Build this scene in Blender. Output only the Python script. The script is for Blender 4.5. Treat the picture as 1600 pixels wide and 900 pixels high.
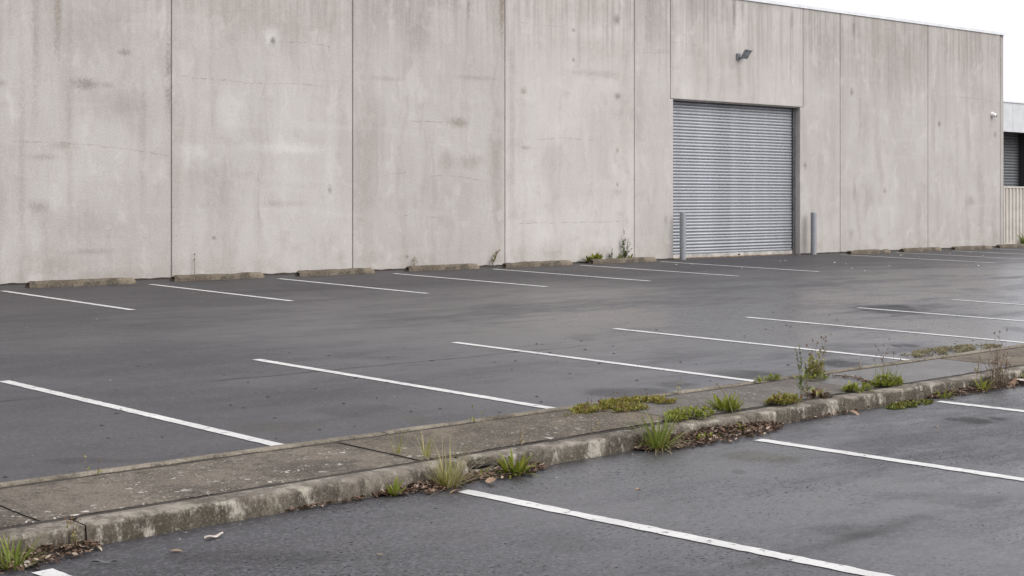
import bpy, math, random
from mathutils import Vector, noise, Matrix
R = math.radians
random.seed(11)
scene = bpy.context.scene
for o in list(bpy.data.objects): bpy.data.objects.remove(o)
C = scene.collection

# ---------------------------------------------------------------- camera
S = 0.0167                      # the car park falls gently away from the wall
cd = bpy.data.cameras.new('camera'); cam = bpy.data.objects.new('camera', cd); C.objects.link(cam)
cam.location = (0, 0, 1.724); cam.rotation_euler = (R(90), 0, R(-43.205))
cd.sensor_width = 36; cd.lens = 53.19; cd.shift_y = -0.0869
cd.clip_start = 0.05; cd.clip_end = 3000
scene.camera = cam
# ---------------------------------------------------------------- overcast daylight
SUN_EL, SUN_AZ = 40, 158         # azimuth measured clockwise from +y
w = bpy.data.worlds.new('World'); scene.world = w; w.use_nodes = True
nt = w.node_tree; nt.nodes.clear()
wo = nt.nodes.new('ShaderNodeOutputWorld'); bg = nt.nodes.new('ShaderNodeBackground')
sk = nt.nodes.new('ShaderNodeTexSky'); sk.sky_type = 'NISHITA'; sk.sun_disc = False
sk.sun_elevation = R(SUN_EL); sk.sun_rotation = R(SUN_AZ); sk.dust_density = 5; sk.air_density = 1.0
hs = nt.nodes.new('ShaderNodeHueSaturation'); hs.inputs['Saturation'].default_value = 0.18
mx = nt.nodes.new('ShaderNodeMix'); mx.data_type = 'RGBA'; mx.inputs[0].default_value = 0.72
mx.inputs[7].default_value = (9.40, 9.48, 10.10, 1)
nt.links.new(sk.outputs[0], hs.inputs['Color']); nt.links.new(hs.outputs[0], mx.inputs[6])
nt.links.new(mx.outputs[2], bg.inputs[0]); bg.inputs[1].default_value = 0.12
nt.links.new(bg.outputs[0], wo.inputs[0])
sd = bpy.data.lights.new('sun', 'SUN'); sun = bpy.data.objects.new('sun', sd); C.objects.link(sun)
sd.energy = 1.5; sd.angle = R(50); sd.color = (1.0, 0.97, 0.93)
sun.location = (20, -20, 40); sun.rotation_euler = (R(90 - SUN_EL), 0, R(180 - SUN_AZ))
vs = scene.view_settings; vs.view_transform = 'Standard'; vs.look = 'None'; vs.gamma = 1; vs.use_curve_mapping = False
vs.exposure = 0.40

# ================================================================ helpers
class MB:
    def __init__(s): s.v = []; s.f = []
    def add(s, vs, fs):
        k = len(s.v); s.v += [tuple(p) for p in vs]; s.f += [tuple(i + k for i in f) for f in fs]; return s
    def box(s, a, b):
        (x0, y0, z0), (x1, y1, z1) = a, b
        return s.add([(x0,y0,z0),(x1,y0,z0),(x1,y1,z0),(x0,y1,z0),(x0,y0,z1),(x1,y0,z1),(x1,y1,z1),(x0,y1,z1)],
                     [(0,3,2,1),(4,5,6,7),(0,1,5,4),(1,2,6,5),(2,3,7,6),(3,0,4,7)])
    def prism(s, poly, axis, a, b):          # polygon extruded from a to b along an axis
        def P(p, t):
            return (t, p[0], p[1]) if axis == 'x' else (p[0], t, p[1]) if axis == 'y' else (p[0], p[1], t)
        n = len(poly)
        vs = [P(p, a) for p in poly] + [P(p, b) for p in poly]
        return s.add(vs, [tuple(range(n))[::-1], tuple(range(n, 2*n))] + [(i, (i+1) % n, n + (i+1) % n, n + i) for i in range(n)])
    def tube(s, pts, rad, n=6, cap=True):
        rings = []
        for i, p in enumerate(pts):
            p = Vector(p); d = (Vector(pts[min(i+1, len(pts)-1)]) - Vector(pts[max(i-1, 0)])).normalized()
            a = d.cross(Vector((0.31, 0.91, 0.27))).normalized(); b = d.cross(a)
            r = rad[i] if isinstance(rad, (list, tuple)) else rad
            rings.append([p + a*r*math.cos(2*math.pi*k/n) + b*r*math.sin(2*math.pi*k/n) for k in range(n)])
        vs = [q for r_ in rings for q in r_]
        fs = [(i*n + k, i*n + (k+1) % n, (i+1)*n + (k+1) % n, (i+1)*n + k) for i in range(len(pts)-1) for k in range(n)]
        if cap: fs += [tuple(range(n))[::-1], tuple(range((len(pts)-1)*n, len(pts)*n))]
        return s.add(vs, fs)
    def lathe(s, prof, n=24, c=(0,0,0)):     # profile of (r, z) round the z axis
        vs = [(c[0] + r*math.cos(2*math.pi*k/n), c[1] + r*math.sin(2*math.pi*k/n), c[2] + z) for r, z in prof for k in range(n)]
        fs = [(i*n + k, i*n + (k+1) % n, (i+1)*n + (k+1) % n, (i+1)*n + k) for i in range(len(prof)-1) for k in range(n)]
        fs += [tuple(range(n))[::-1], tuple(range((len(prof)-1)*n, len(prof)*n))]
        return s.add(vs, fs)
    def grid(s, rows):
        n = len(rows[0]); m = len(rows)
        return s.add([p for r in rows for p in r], [(i*n+j, i*n+j+1, (i+1)*n+j+1, (i+1)*n+j) for i in range(m-1) for j in range(n-1)])
    def mesh(s, name, mat, smooth=False):
        me = bpy.data.meshes.new(name); me.from_pydata(s.v, [], s.f); me.update()
        if mat: me.materials.append(mat)
        if smooth: me.polygons.foreach_set('use_smooth', [True]*len(me.polygons))
        return me
    def build(s, name, mat, parent=None, smooth=False, bevel=0):
        return link(name, s.mesh(name, mat, smooth), parent, bevel)
def link(name, me, parent=None, bevel=0):
    o = bpy.data.objects.new(name, me); C.objects.link(o)
    if parent: o.parent = parent
    if bevel:
        b = o.modifiers.new('bevel', 'BEVEL'); b.width = bevel; b.segments = 2; b.limit_method = 'ANGLE'
    return o
def tag(o, label, cat, group=None):
    o['label'] = label; o['category'] = cat
    if group: o['group'] = group
    return o
def empty(name, loc=(0,0,0), rz=0):
    o = bpy.data.objects.new(name, None); C.objects.link(o); o.location = loc; o.rotation_euler = (0,0,rz); o.empty_display_size = .1
    return o
def structure(o): o['kind'] = 'structure'; return o
def zf(y): return S*y                  # far car park surface
def zn(y): return S*y - 0.10           # near car park surface
def zt(y): return S*y + 0.02           # top of the concrete median
def nz(x, y, z=0, s=1.0): return noise.noise(Vector((x*s, y*s, z*s)))

# ---------------------------------------------------------------- node graph helper
class G:
    def __init__(s, name):
        s.m = bpy.data.materials.new(name); s.m.use_nodes = True; s.t = s.m.node_tree; s.t.nodes.clear()
        s.out = s.t.nodes.new('ShaderNodeOutputMaterial'); s.b = s.t.nodes.new('ShaderNodeBsdfPrincipled')
        s.t.links.new(s.b.outputs[0], s.out.inputs[0])
        s.p = s.add('ShaderNodeTexCoord').outputs['Object']
    def add(s, typ, ins=None, **at):
        n = s.t.nodes.new(typ)
        for k, v in at.items(): setattr(n, k, v)
        for k, v in (ins or {}).items(): s.put(n.inputs[k], v)
        return n
    def put(s, sock, v):
        if isinstance(v, bpy.types.NodeSocket): s.t.links.new(v, sock)
        else: sock.default_value = v
    def math(s, op, a, b=0.0, clamp=False): return s.add('ShaderNodeMath', {0: a, 1: b}, operation=op, use_clamp=clamp).outputs[0]
    def vm(s, op, a, b=(0,0,0)): return s.add('ShaderNodeVectorMath', {0: a, 1: b}, operation=op).outputs[0]
    def scale(s, v, sc): return s.vm('MULTIPLY', v, sc)
    def noise(s, v, sc, det=4, rough=.55, col=False, dist=0):
        n = s.add('ShaderNodeTexNoise', {'Vector': v, 'Scale': sc, 'Detail': det, 'Roughness': rough, 'Distortion': dist}); return n.outputs[1 if col else 0]
    def vor(s, v, sc, out='Distance', feat='F1'):
        return s.add('ShaderNodeTexVoronoi', {'Vector': v, 'Scale': sc}, feature=feat).outputs[out]
    def mr(s, x, a, b, c=0.0, d=1.0, smooth=True):
        return s.add('ShaderNodeMapRange', {0: x, 1: a, 2: b, 3: c, 4: d}, interpolation_type='SMOOTHSTEP' if smooth else 'LINEAR').outputs[0]
    def mix(s, f, a, b, mode='MIX'):
        n = s.add('ShaderNodeMix', data_type='RGBA', blend_type=mode)
        for i, v in ((0, f), (6, a), (7, b)):
            if isinstance(v, tuple) and len(v) == 3: v = (*v, 1)
            s.put(n.inputs[i], v)
        return n.outputs[2]
    def sep(s, v): n = s.add('ShaderNodeSeparateXYZ', {0: v}); return n.outputs
    def bump(s, h, strength=.3, dist=.01): s.put(s.b.inputs['Normal'], s.add('ShaderNodeBump', {'Height': h, 'Strength': strength, 'Distance': dist}).outputs[0])
    def set(s, **k):
        nm = dict(color='Base Color', rough='Roughness', metal='Metallic', spec='Specular IOR Level', alpha='Alpha')
        for a, v in k.items():
            if isinstance(v, tuple) and len(v) == 3: v = (*v, 1)
            s.put(s.b.inputs[nm[a]], v)
        return s
    def warp(s, sc=5.0, amt=1.0):
        n = s.noise(s.p, sc, 5, .6, True)
        return s.scale(s.vm('SUBTRACT', n, (.5,.5,.5)), (amt,)*3)
    def spot(s, wv, loc, rot, sc, soft=(1.0, .25)):      # soft-edged ragged blot
        m = s.add('ShaderNodeMapping', {0: s.p, 1: loc, 2: rot, 3: sc}, vector_type='TEXTURE').outputs[0]
        m = s.vm('ADD', m, wv)
        l = s.add('ShaderNodeVectorMath', {0: m}, operation='LENGTH').outputs['Value']
        return s.mr(l, soft[0], soft[1], 0.0, 1.0)
    def seg(s, wv, loc, rot, sc):                        # hairline crack or seam
        m = s.add('ShaderNodeMapping', {0: s.vm('ADD', s.p, wv), 1: loc, 2: rot, 3: sc}, vector_type='TEXTURE').outputs[0]
        x, y, z = s.sep(s.vm('ABSOLUTE', m))
        return x, y, z
def addmax(g, cur, v): return v if cur is None else g.math('MAXIMUM', cur, v)

def plain(name, col, rough=.6, metal=0, var=.15, sc=8, bump=0):
    g = G(name); n = g.noise(g.p, sc, 5)
    d = tuple(c*(1-var*1.6) for c in col); l = tuple(min(1, c*(1+var)) for c in col)
    g.set(color=g.mix(g.mr(n, .3, .7), d, l), rough=g.mr(g.noise(g.p, sc*3, 3), .3, .7, max(0, rough-.1), min(1, rough+.1)), metal=metal)
    if bump: g.bump(g.noise(g.p, sc*8, 4), bump, .01)
    return g.m

# ---------------------------------------------------------------- tilt-up concrete wall, one material per panel
Z0 = 0.36
def wall_mat(key, blots, cracks, tint=1.0, streak=1.0):
    g = G('weathered_concrete_' + key); p = g.p
    x, y, z = g.sep(p)
    pw = g.vm('ADD', p, g.scale(g.vm('SUBTRACT', g.noise(p, .9, 4, .6, True), (.5,.5,.5)), (.55, 0, 1.6)))
    st = g.noise(g.scale(pw, (2.6, 1, .30)), 1, 6, .65)
    st2 = g.noise(g.scale(pw, (11, 1, .75)), 1, 6, .65)
    bl = g.noise(p, .55, 6, .6); bl2 = g.noise(p, 2.6, 6, .65)
    bands = g.noise(g.scale(p, (.35, 1, 3.2)), 1, 4, .5)
    grain = g.noise(p, 38, 5, .7); fine = g.noise(p, 150, 2, .6)
    col = g.mix(g.mr(bl, .32, .68), (.378*tint, .353*tint, .329*tint), (.450*tint, .426*tint, .402*tint))
    col = g.mix(g.math('MULTIPLY', g.mr(st, .47, .68), .58*streak), col, (.265, .238, .212))
    col = g.mix(g.math('MULTIPLY', g.mr(st2, .52, .72), .32*streak), col, (.27, .242, .215))
    col = g.mix(g.math('MULTIPLY', g.mr(st2, .44, .24), .22), col, (.60, .575, .55))
    col = g.mix(g.math('MULTIPLY', g.mr(bl2, .50, .70), .45), col, (.30, .272, .25))
    col = g.mix(g.math('MULTIPLY', g.mr(bands, .55, .75), .30), col, (.52, .50, .485))
    # run-off grime below the coping and splashed dirt at the foot, both broken up by streaks
    top = g.math('MULTIPLY', g.mr(z, 3.2, 6.1), g.mr(g.noise(g.scale(p, (9, 1, .25)), 1, 6, .65), .40, .66)); col = g.mix(g.math('MULTIPLY', top, .70), col, (.19, .160, .135))
    foot = g.math('MULTIPLY', g.mr(z, .75, .0), g.mr(bl2, .36, .66)); col = g.mix(g.math('MULTIPLY', foot, .45), col, (.255, .22, .18))
    col = g.mix(.25, col, g.mix(g.mr(grain, .25, .75), (.25, .225, .21), (.66, .63, .60)))
    col = g.mix(g.math('MULTIPLY', g.mr(g.noise(p, 16, 6, .75), .56, .70), .22), col, (.24, .21, .19))
    wv = g.warp(5, 1.5); wv2 = g.warp(24, 1.6); acc = {}
    for u, h, rx, rz, s_, c in blots:
        k = g.math('MULTIPLY', g.spot(wv if min(rx, rz) > .13 else wv2, (u, 0, h - Z0), (0,0,0), (rx*1.5, 50, rz*1.5), (1.05, .0)), min(.9, s_*1.1))
        acc[c] = addmax(g, acc.get(c), k)
    for c, cc in (('w', (.60, .585, .57)), ('b', (.20, .165, .13)), ('g', (.15, .138, .128))):
        if c in acc: col = g.mix(g.math('MULTIPLY', acc[c], g.math('MULTIPLY', g.mr(fine, .3, .6, .65, 1.0), g.mr(g.noise(p, 11, 6, .75), .32, .58, .45, 1.35))), col, cc)
    cw = g.scale(g.vm('SUBTRACT', g.noise(p, 5, 6, .7, True), (.5,.5,.5)), (.0, 0, .10)); ck = None
    for line in cracks:
        for (a, b), (c, d) in zip(line, line[1:]):
            L = math.hypot(c-a, d-b)
            X, Y_, Z_ = g.seg(cw, ((a+c)/2, 0, (b+d)/2 - Z0), (0, -math.atan2(d-b, c-a), 0), (L/2+.03, 50, .009))
            ck = addmax(g, ck, g.math('MULTIPLY', g.mr(Z_, 1.0, .3), g.mr(X, 1.0, .93)))
    if ck is not None:
        col = g.mix(g.math('MULTIPLY', ck, g.mr(g.noise(p, 5, 5, .7), .40, .64, .02, .72)), col, (.15, .13, .11))
    col = g.mix(g.math('MULTIPLY', g.mr(g.noise(g.scale(pw, (1.3, 1, .8)), 1.6, 6, .7), .52, .68), .35), col, (.56, .535, .51))
    pr = g.vor(p, 9); pit = g.math('MULTIPLY', g.mr(pr, .055, .03), g.mr(g.noise(p, 1.3, 2), .5, .6))
    col = g.mix(g.math('MULTIPLY', pit, .75), col, (.12, .11, .10))
    g.set(color=col, rough=.88, spec=.25)
    g.bump(g.math('ADD', g.math('ADD', g.math('MULTIPLY', fine, .25), g.math('MULTIPLY', grain, .5)), g.math('MULTIPLY', pit, -1.0)), .35, .006)
    return g.m

BLOTS = {
'P1':[(11.27,4.91,0.07,0.87,0.55,'b'),(10.90,4.37,0.06,1.11,0.30,'g'),(10.68,2.44,0.06,1.51,0.22,'b'),(11.48,2.97,0.06,1.75,0.20,'b'),(12.77,2.59,0.07,1.39,0.20,'b'),(11.73,3.59,0.23,0.09,0.60,'g'),(12.44,4.15,0.12,0.06,0.50,'g'),(12.14,3.59,0.14,0.05,0.30,'g'),(10.94,1.60,0.17,0.10,0.35,'g'),(10.99,2.39,0.25,0.05,0.30,'b'),(11.39,2.58,0.23,0.07,0.35,'b'),(11.88,0.87,0.46,0.05,0.30,'g'),(13.26,3.79,0.07,0.65,0.55,'g'),(11.93,4.55,0.86,0.42,0.15,'g'),(12.39,3.26,0.51,0.26,0.18,'g'),(11.93,1.32,0.71,0.31,0.12,'g'),(11.11,0.66,0.56,0.25,0.25,'b'),(12.50,0.46,0.87,0.13,0.25,'b'),(10.32,3.53,0.11,0.06,0.40,'g')],
'P2':[(15.31,4.53,0.06,0.07,0.90,'g'),(15.28,4.58,0.16,0.16,0.55,'w'),(14.49,3.23,0.24,0.45,0.30,'w'),(13.70,2.50,0.60,0.22,0.30,'w'),(15.63,2.63,0.94,0.10,0.40,'w'),(16.54,2.32,0.13,0.59,0.25,'w'),(13.82,1.41,0.12,0.66,0.15,'w'),(16.54,1.90,0.05,0.08,0.60,'g'),(14.13,1.05,0.04,0.03,0.90,'g'),(14.97,5.01,2.16,0.45,0.18,'b'),(13.39,2.60,0.12,2.38,0.20,'b'),(15.50,1.64,0.47,0.05,0.25,'b'),(14.84,3.08,0.46,1.35,0.10,'g'),(14.19,1.96,0.61,0.55,0.14,'g')],
'P3':[(20.74,5.61,0.09,0.58,0.75,'b'),(20.60,5.72,0.25,0.77,0.25,'b'),(19.86,5.66,0.05,0.32,0.50,'g'),(19.17,5.60,0.51,0.17,0.25,'g'),(18.57,4.90,0.24,0.43,0.30,'g'),(19.60,3.23,0.24,0.10,0.60,'b'),(19.29,2.45,0.17,0.20,0.30,'b'),(19.96,2.46,0.35,0.14,0.35,'b'),(20.58,2.51,0.21,0.77,0.28,'b'),(17.26,2.33,0.23,2.03,0.22,'b'),(18.33,0.62,0.04,0.03,0.80,'b'),(17.78,4.00,0.36,0.05,0.30,'b'),(20.07,4.13,0.52,0.05,0.30,'b'),(20.67,1.48,0.18,0.77,0.20,'b'),(17.93,5.31,1.00,0.48,0.16,'g'),(19.02,1.74,1.19,0.50,0.10,'g')],
'P4':[(24.05,5.61,0.11,0.11,0.65,'g'),(24.07,3.94,0.09,0.08,0.65,'g'),(21.33,3.93,0.09,0.07,0.65,'b'),(22.75,5.28,0.05,0.04,0.80,'g'),(22.75,4.65,0.05,0.04,0.80,'g'),(24.07,2.78,0.05,0.08,0.60,'b'),(24.07,2.04,0.04,0.04,0.70,'b'),(21.38,2.77,0.13,0.04,0.50,'g'),(24.07,1.89,0.15,0.08,0.20,'g'),(22.73,5.04,0.11,0.81,0.30,'w'),(21.54,3.44,0.36,2.23,0.14,'w'),(23.39,4.95,1.12,0.27,0.16,'b'),(23.49,4.40,0.84,0.08,0.25,'b'),(21.01,3.16,0.09,2.60,0.20,'g'),(22.82,5.78,1.48,0.40,0.15,'b'),(24.27,3.54,0.15,1.39,0.15,'b')],
'P5':[(25.19,5.84,0.39,0.85,0.25,'g'),(24.78,3.98,0.12,2.25,0.15,'b'),(25.62,1.24,0.06,0.13,0.50,'g'),(25.39,5.01,0.39,0.07,0.15,'g')],
'LT':[(27.96,6.07,0.06,0.42,0.55,'g'),(28.26,6.22,0.06,0.27,0.40,'g'),(28.14,4.66,0.10,0.48,0.30,'b'),(28.97,6.38,0.83,0.18,0.25,'g'),(26.90,6.13,1.00,0.32,0.20,'g'),(26.46,5.15,0.40,0.15,0.12,'b'),(30.14,6.09,0.06,0.22,0.50,'g'),(26.68,4.65,0.28,0.73,0.12,'b')],
'P6':[(31.47,5.72,0.48,0.80,0.22,'g'),(30.65,2.54,0.06,0.08,0.70,'g'),(31.34,5.08,0.30,0.48,0.15,'b'),(31.73,3.18,0.13,1.92,0.12,'b')],
'P7':[(32.65,6.06,0.06,0.23,0.60,'g'),(32.57,4.45,0.07,0.10,0.70,'g'),(33.93,5.90,1.37,0.66,0.22,'b'),(33.09,3.54,0.22,0.98,0.16,'g'),(34.36,4.92,0.32,1.17,0.14,'g'),(33.37,1.74,0.32,0.49,0.16,'g'),(33.99,1.94,0.09,0.10,0.40,'g'),(32.68,1.90,0.07,0.23,0.40,'g'),(35.09,5.47,0.23,0.85,0.15,'b'),(32.54,0.85,0.09,0.19,0.30,'g')],
'P8':[(36.54,3.75,0.08,0.09,0.75,'g'),(37.56,5.98,0.97,0.62,0.22,'b'),(38.21,5.13,0.20,1.07,0.18,'b'),(39.38,3.56,0.07,0.09,0.60,'g'),(38.08,1.65,0.24,0.14,0.30,'g'),(38.54,2.28,0.12,0.90,0.20,'b'),(37.24,2.44,0.60,0.53,0.10,'g'),(39.15,4.27,0.07,0.72,0.15,'b'),(39.38,0.65,0.30,0.18,0.25,'b')]}
CRACKS = {
'P1':[[(12.54,2.55),(12.88,2.50),(13.22,2.46)],[(10.53,2.62),(11.49,2.62),(12.54,2.55)]],
'P2':[[(15.54,4.54),(16.05,4.55),(16.56,4.51)],[(13.51,3.80),(14.19,3.79),(14.97,3.76),(15.91,3.80),(16.49,3.77)],[(15.01,2.22),(15.02,1.39)]],
'P3':[[(18.90,2.17),(19.29,2.19),(19.91,2.13),(20.34,2.06)],[(17.60,2.12),(17.93,2.20),(18.46,2.24)],[(18.08,1.36),(18.50,1.47),(18.70,1.39),(19.08,1.36)],[(18.39,3.21),(19.42,3.23)]],
'P4':[[(21.13,1.23),(22.63,1.23),(24.31,1.24)],[(21.22,5.32),(21.90,5.32),(22.47,5.31)],[(21.72,2.95),(22.45,3.00),(23.39,2.98)]],
'LT':[[(25.79,5.23),(26.24,5.25),(26.63,5.22)]],
'P7':[[(32.57,4.45),(32.76,4.31),(33.06,4.25)]],
'P8':[[(36.55,4.48),(37.09,4.56),(38.05,4.52),(38.71,4.53),(39.35,4.48)]],
'P5':[[(24.78,4.94),(25.50,4.97)]]}

# ---------------------------------------------------------------- asphalt
VIEW_ROT = R(-43.2)
def asphalt_mat(name, blots, seams, base=(.0385,.0360,.0385), near=False):
    g = G(name); p = g.p
    x, y, z = g.sep(p)
    agg = g.vor(p, 62, 'Color'); av = g.sep(agg)[0]
    fine = g.noise(p, 210, 3, .7); med = g.noise(g.scale(p, (1, 1.5, 1)), 34, 4, .65); big = g.noise(p, .33, 5, .55); mid = g.noise(p, 2.2, 5, .6)
    col = g.mix(g.mr(big, .3, .7), tuple(c*.86 for c in base), tuple(c*1.16 for c in base))
    col = g.mix(g.math('MULTIPLY', g.mr(mid, .48, .70), .5), col, tuple(c*.66 for c in base))
    col = g.mix(g.math('MULTIPLY', g.mr(g.noise(p, .9, 6, .7), .50, .68), .4), col, (base[0]*1.75, base[1]*1.7, base[2]*1.6))
    col = g.mix(g.math('MULTIPLY', g.mr(av, .55, 1.0), .55 if near else .38), col, tuple(c*3.0 for c in base))
    pits = g.math('MULTIPLY', g.mr(med, .56, .66), g.math('MULTIPLY', g.mr(g.noise(p, .8, 5, .65), .36, .66, .08, 1.0), .95 if near else .34))
    col = g.mix(g.math('MULTIPLY', pits, .85 if near else .55), col, (.014, .013, .013))
    fl = g.math('MULTIPLY', g.mr(g.vor(p, 30), .10, .06), g.mr(g.sep(g.vor(p, 30, 'Color'))[1], .90, .94))
    col = g.mix(g.math('MULTIPLY', fl, .6), col, (.34, .31, .29))
    tar = g.math('MULTIPLY', g.mr(g.vor(p, 3.4), .085, .05), g.mr(g.sep(g.vor(p, 3.4, 'Color'))[0], .62, .70))
    col = g.mix(g.math('MULTIPLY', tar, .9), col, (.010, .009, .009))
    wv = g.warp(3.2, 1.5); acc = {}
    for u, v, rx, ry, s_, c in blots:
        k = g.math('MULTIPLY', g.spot(wv, (u, v, 0), (0, 0, VIEW_ROT), (rx*1.4, ry*1.4, 50), (1.0, .45)), min(.9, s_*1.3))
        acc[c] = addmax(g, acc.get(c), k)
    for c, cc in (('b', (.040, .031, .022)), ('d', (.017, .016, .016)), ('g', (.038, .036, .018))):
        if c in acc: col = g.mix(g.math('MULTIPLY', acc[c], g.mr(fine, .3, .6, .7, 1.0)), col, cc)
    sw = g.scale(g.vm('SUBTRACT', g.noise(p, 1.4, 7, .75, True), (.5,.5,.5)), (0, .30, 0)); sk_ = None
    for yy, wd, stg in seams:                           # paving joints between the asphalt runs
        a = g.math('ABSOLUTE', g.math('SUBTRACT', g.sep(g.vm('ADD', p, sw))[1], yy))
        v = g.math('MULTIPLY', g.mr(a, wd, wd*.15), g.math('MULTIPLY', g.mr(g.noise(p, .5, 4, .6), .40, .58), stg))
        sk_ = addmax(g, sk_, v)
    if sk_ is not None: col = g.mix(sk_, col, (.018, .0165, .0165))
    wet = g.noise(g.scale(p, (.24, .60, 1)), 1, 8, .72)
    dmp = g.math('MULTIPLY', g.mr(x, 4, 17) if not near else g.mr(x, 2.5, 8.5), g.mr(y, 20.5, 13.5) if not near else 1.0)
    dmp = g.math('MULTIPLY', g.math('ADD', g.math('MULTIPLY', dmp, .85), .12), g.mr(wet, .32, .60, .15, 1.2), True)   # still wet where the lot drains
    ro = g.mr(dmp, 0.0, 1.0, .62, .25 if not near else .33, False)
    ro = g.math('ADD', ro, g.math('MULTIPLY', g.math('SUBTRACT', fine, .5), .18))
    if 'd' in acc: ro = g.math('ADD', ro, g.math('MULTIPLY', acc['d'], .12))
    hole = g.math('SUBTRACT', 1.0, g.math('MULTIPLY', pits, .92))
    ro = g.math('ADD', ro, g.math('MULTIPLY', pits, .35))
    if 'd' in acc: hole = g.math('MULTIPLY', hole, g.math('SUBTRACT', 1.0, g.math('MULTIPLY', acc['d'], .8)))
    if 'g' in acc: hole = g.math('MULTIPLY', hole, g.math('SUBTRACT', 1.0, g.math('MULTIPLY', acc['g'], .8)))
    if sk_ is not None: hole = g.math('MULTIPLY', hole, g.math('SUBTRACT', 1.0, g.math('MULTIPLY', sk_, .8)))
    g.set(color=col, rough=ro, spec=g.math('MULTIPLY', g.mr(dmp, 0.0, 1.0, .26, .85, False), hole))
    g.bump(g.math('ADD', g.math('MULTIPLY', fine, .6), g.math('MULTIPLY', g.math('SUBTRACT', 1.0, pits), .7)), .55 if near else .22, .006)
    return g.m
FAR_BLOTS = [(18.20,11.72,0.53,0.85,0.60,'d'),(17.57,12.56,0.45,0.38,0.40,'d'),(5.98,8.76,0.27,0.26,0.35,'b'),(6.95,8.41,0.12,0.16,0.45,'b'),(6.90,9.03,0.33,0.34,0.15,'d'),(9.17,8.35,0.37,0.29,0.45,'d'),(9.84,8.41,0.16,0.22,0.40,'d'),(10.86,8.52,0.29,0.30,0.50,'d'),(12.27,8.45,0.23,0.28,0.60,'d'),(11.02,8.51,0.12,0.15,0.30,'b'),(12.03,11.67,0.16,0.39,0.30,'d'),(22.55,12.83,0.21,0.69,0.30,'d'),(21.82,12.98,0.31,0.50,0.30,'d'),(16.91,9.11,0.15,0.45,0.50,'d'),(4.37,8.44,0.27,0.09,0.20,'d'),(4.57,8.34,0.16,0.07,0.25,'b'),(9.07,11.45,0.25,0.18,0.20,'d'),(8.96,11.87,0.19,0.36,0.18,'d'),(14.24,8.93,0.14,0.14,0.50,'d'),(14.07,8.98,0.05,0.14,0.60,'d')]
NEAR_BLOTS = [(8.10,6.20,0.23,0.20,0.50,'g'),(7.58,5.98,0.05,0.07,0.40,'d'),(10.67,6.12,0.12,0.17,0.50,'d'),(10.60,6.25,0.07,0.10,0.40,'d'),(10.91,6.04,0.07,0.10,0.50,'d'),(7.93,4.63,0.30,0.19,0.30,'d'),(6.75,4.58,0.20,0.15,0.25,'d'),(5.09,5.90,0.20,0.12,0.20,'b'),(4.09,6.15,0.46,0.13,0.20,'d'),(5.44,5.33,0.26,0.17,0.15,'d')]
M = {}
M['far_asphalt'] = asphalt_mat('damp_asphalt', FAR_BLOTS, [(11.05,.055,.75),(15.1,.05,.50),(19.25,.06,.45)])
M['near_asphalt'] = asphalt_mat('coarse_damp_asphalt', NEAR_BLOTS, [(4.5,.10,.60)], base=(.036,.0340,.0365), near=True)

def paint_mat():
    g = G('worn_white_road_paint'); p = g.p
    fine = g.noise(p, 120, 3, .7); med = g.noise(p, 18, 5, .65)
    pit = g.math('MULTIPLY', g.mr(med, .575, .67), g.mr(fine, .40, .52))
    col = g.mix(g.mr(g.noise(p, 3, 5), .3, .7), (.46, .45, .435), (.56, .55, .53))
    col = g.mix(g.math('MULTIPLY', g.mr(g.noise(p, 45, 4, .7), .5, .75), .45), col, (.28, .27, .255))
    col = g.mix(pit, col, (.05, .047, .046))
    g.set(color=col, rough=.62, spec=.3); g.bump(fine, .3, .004)
    return g.m
M['paint'] = paint_mat()

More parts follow.
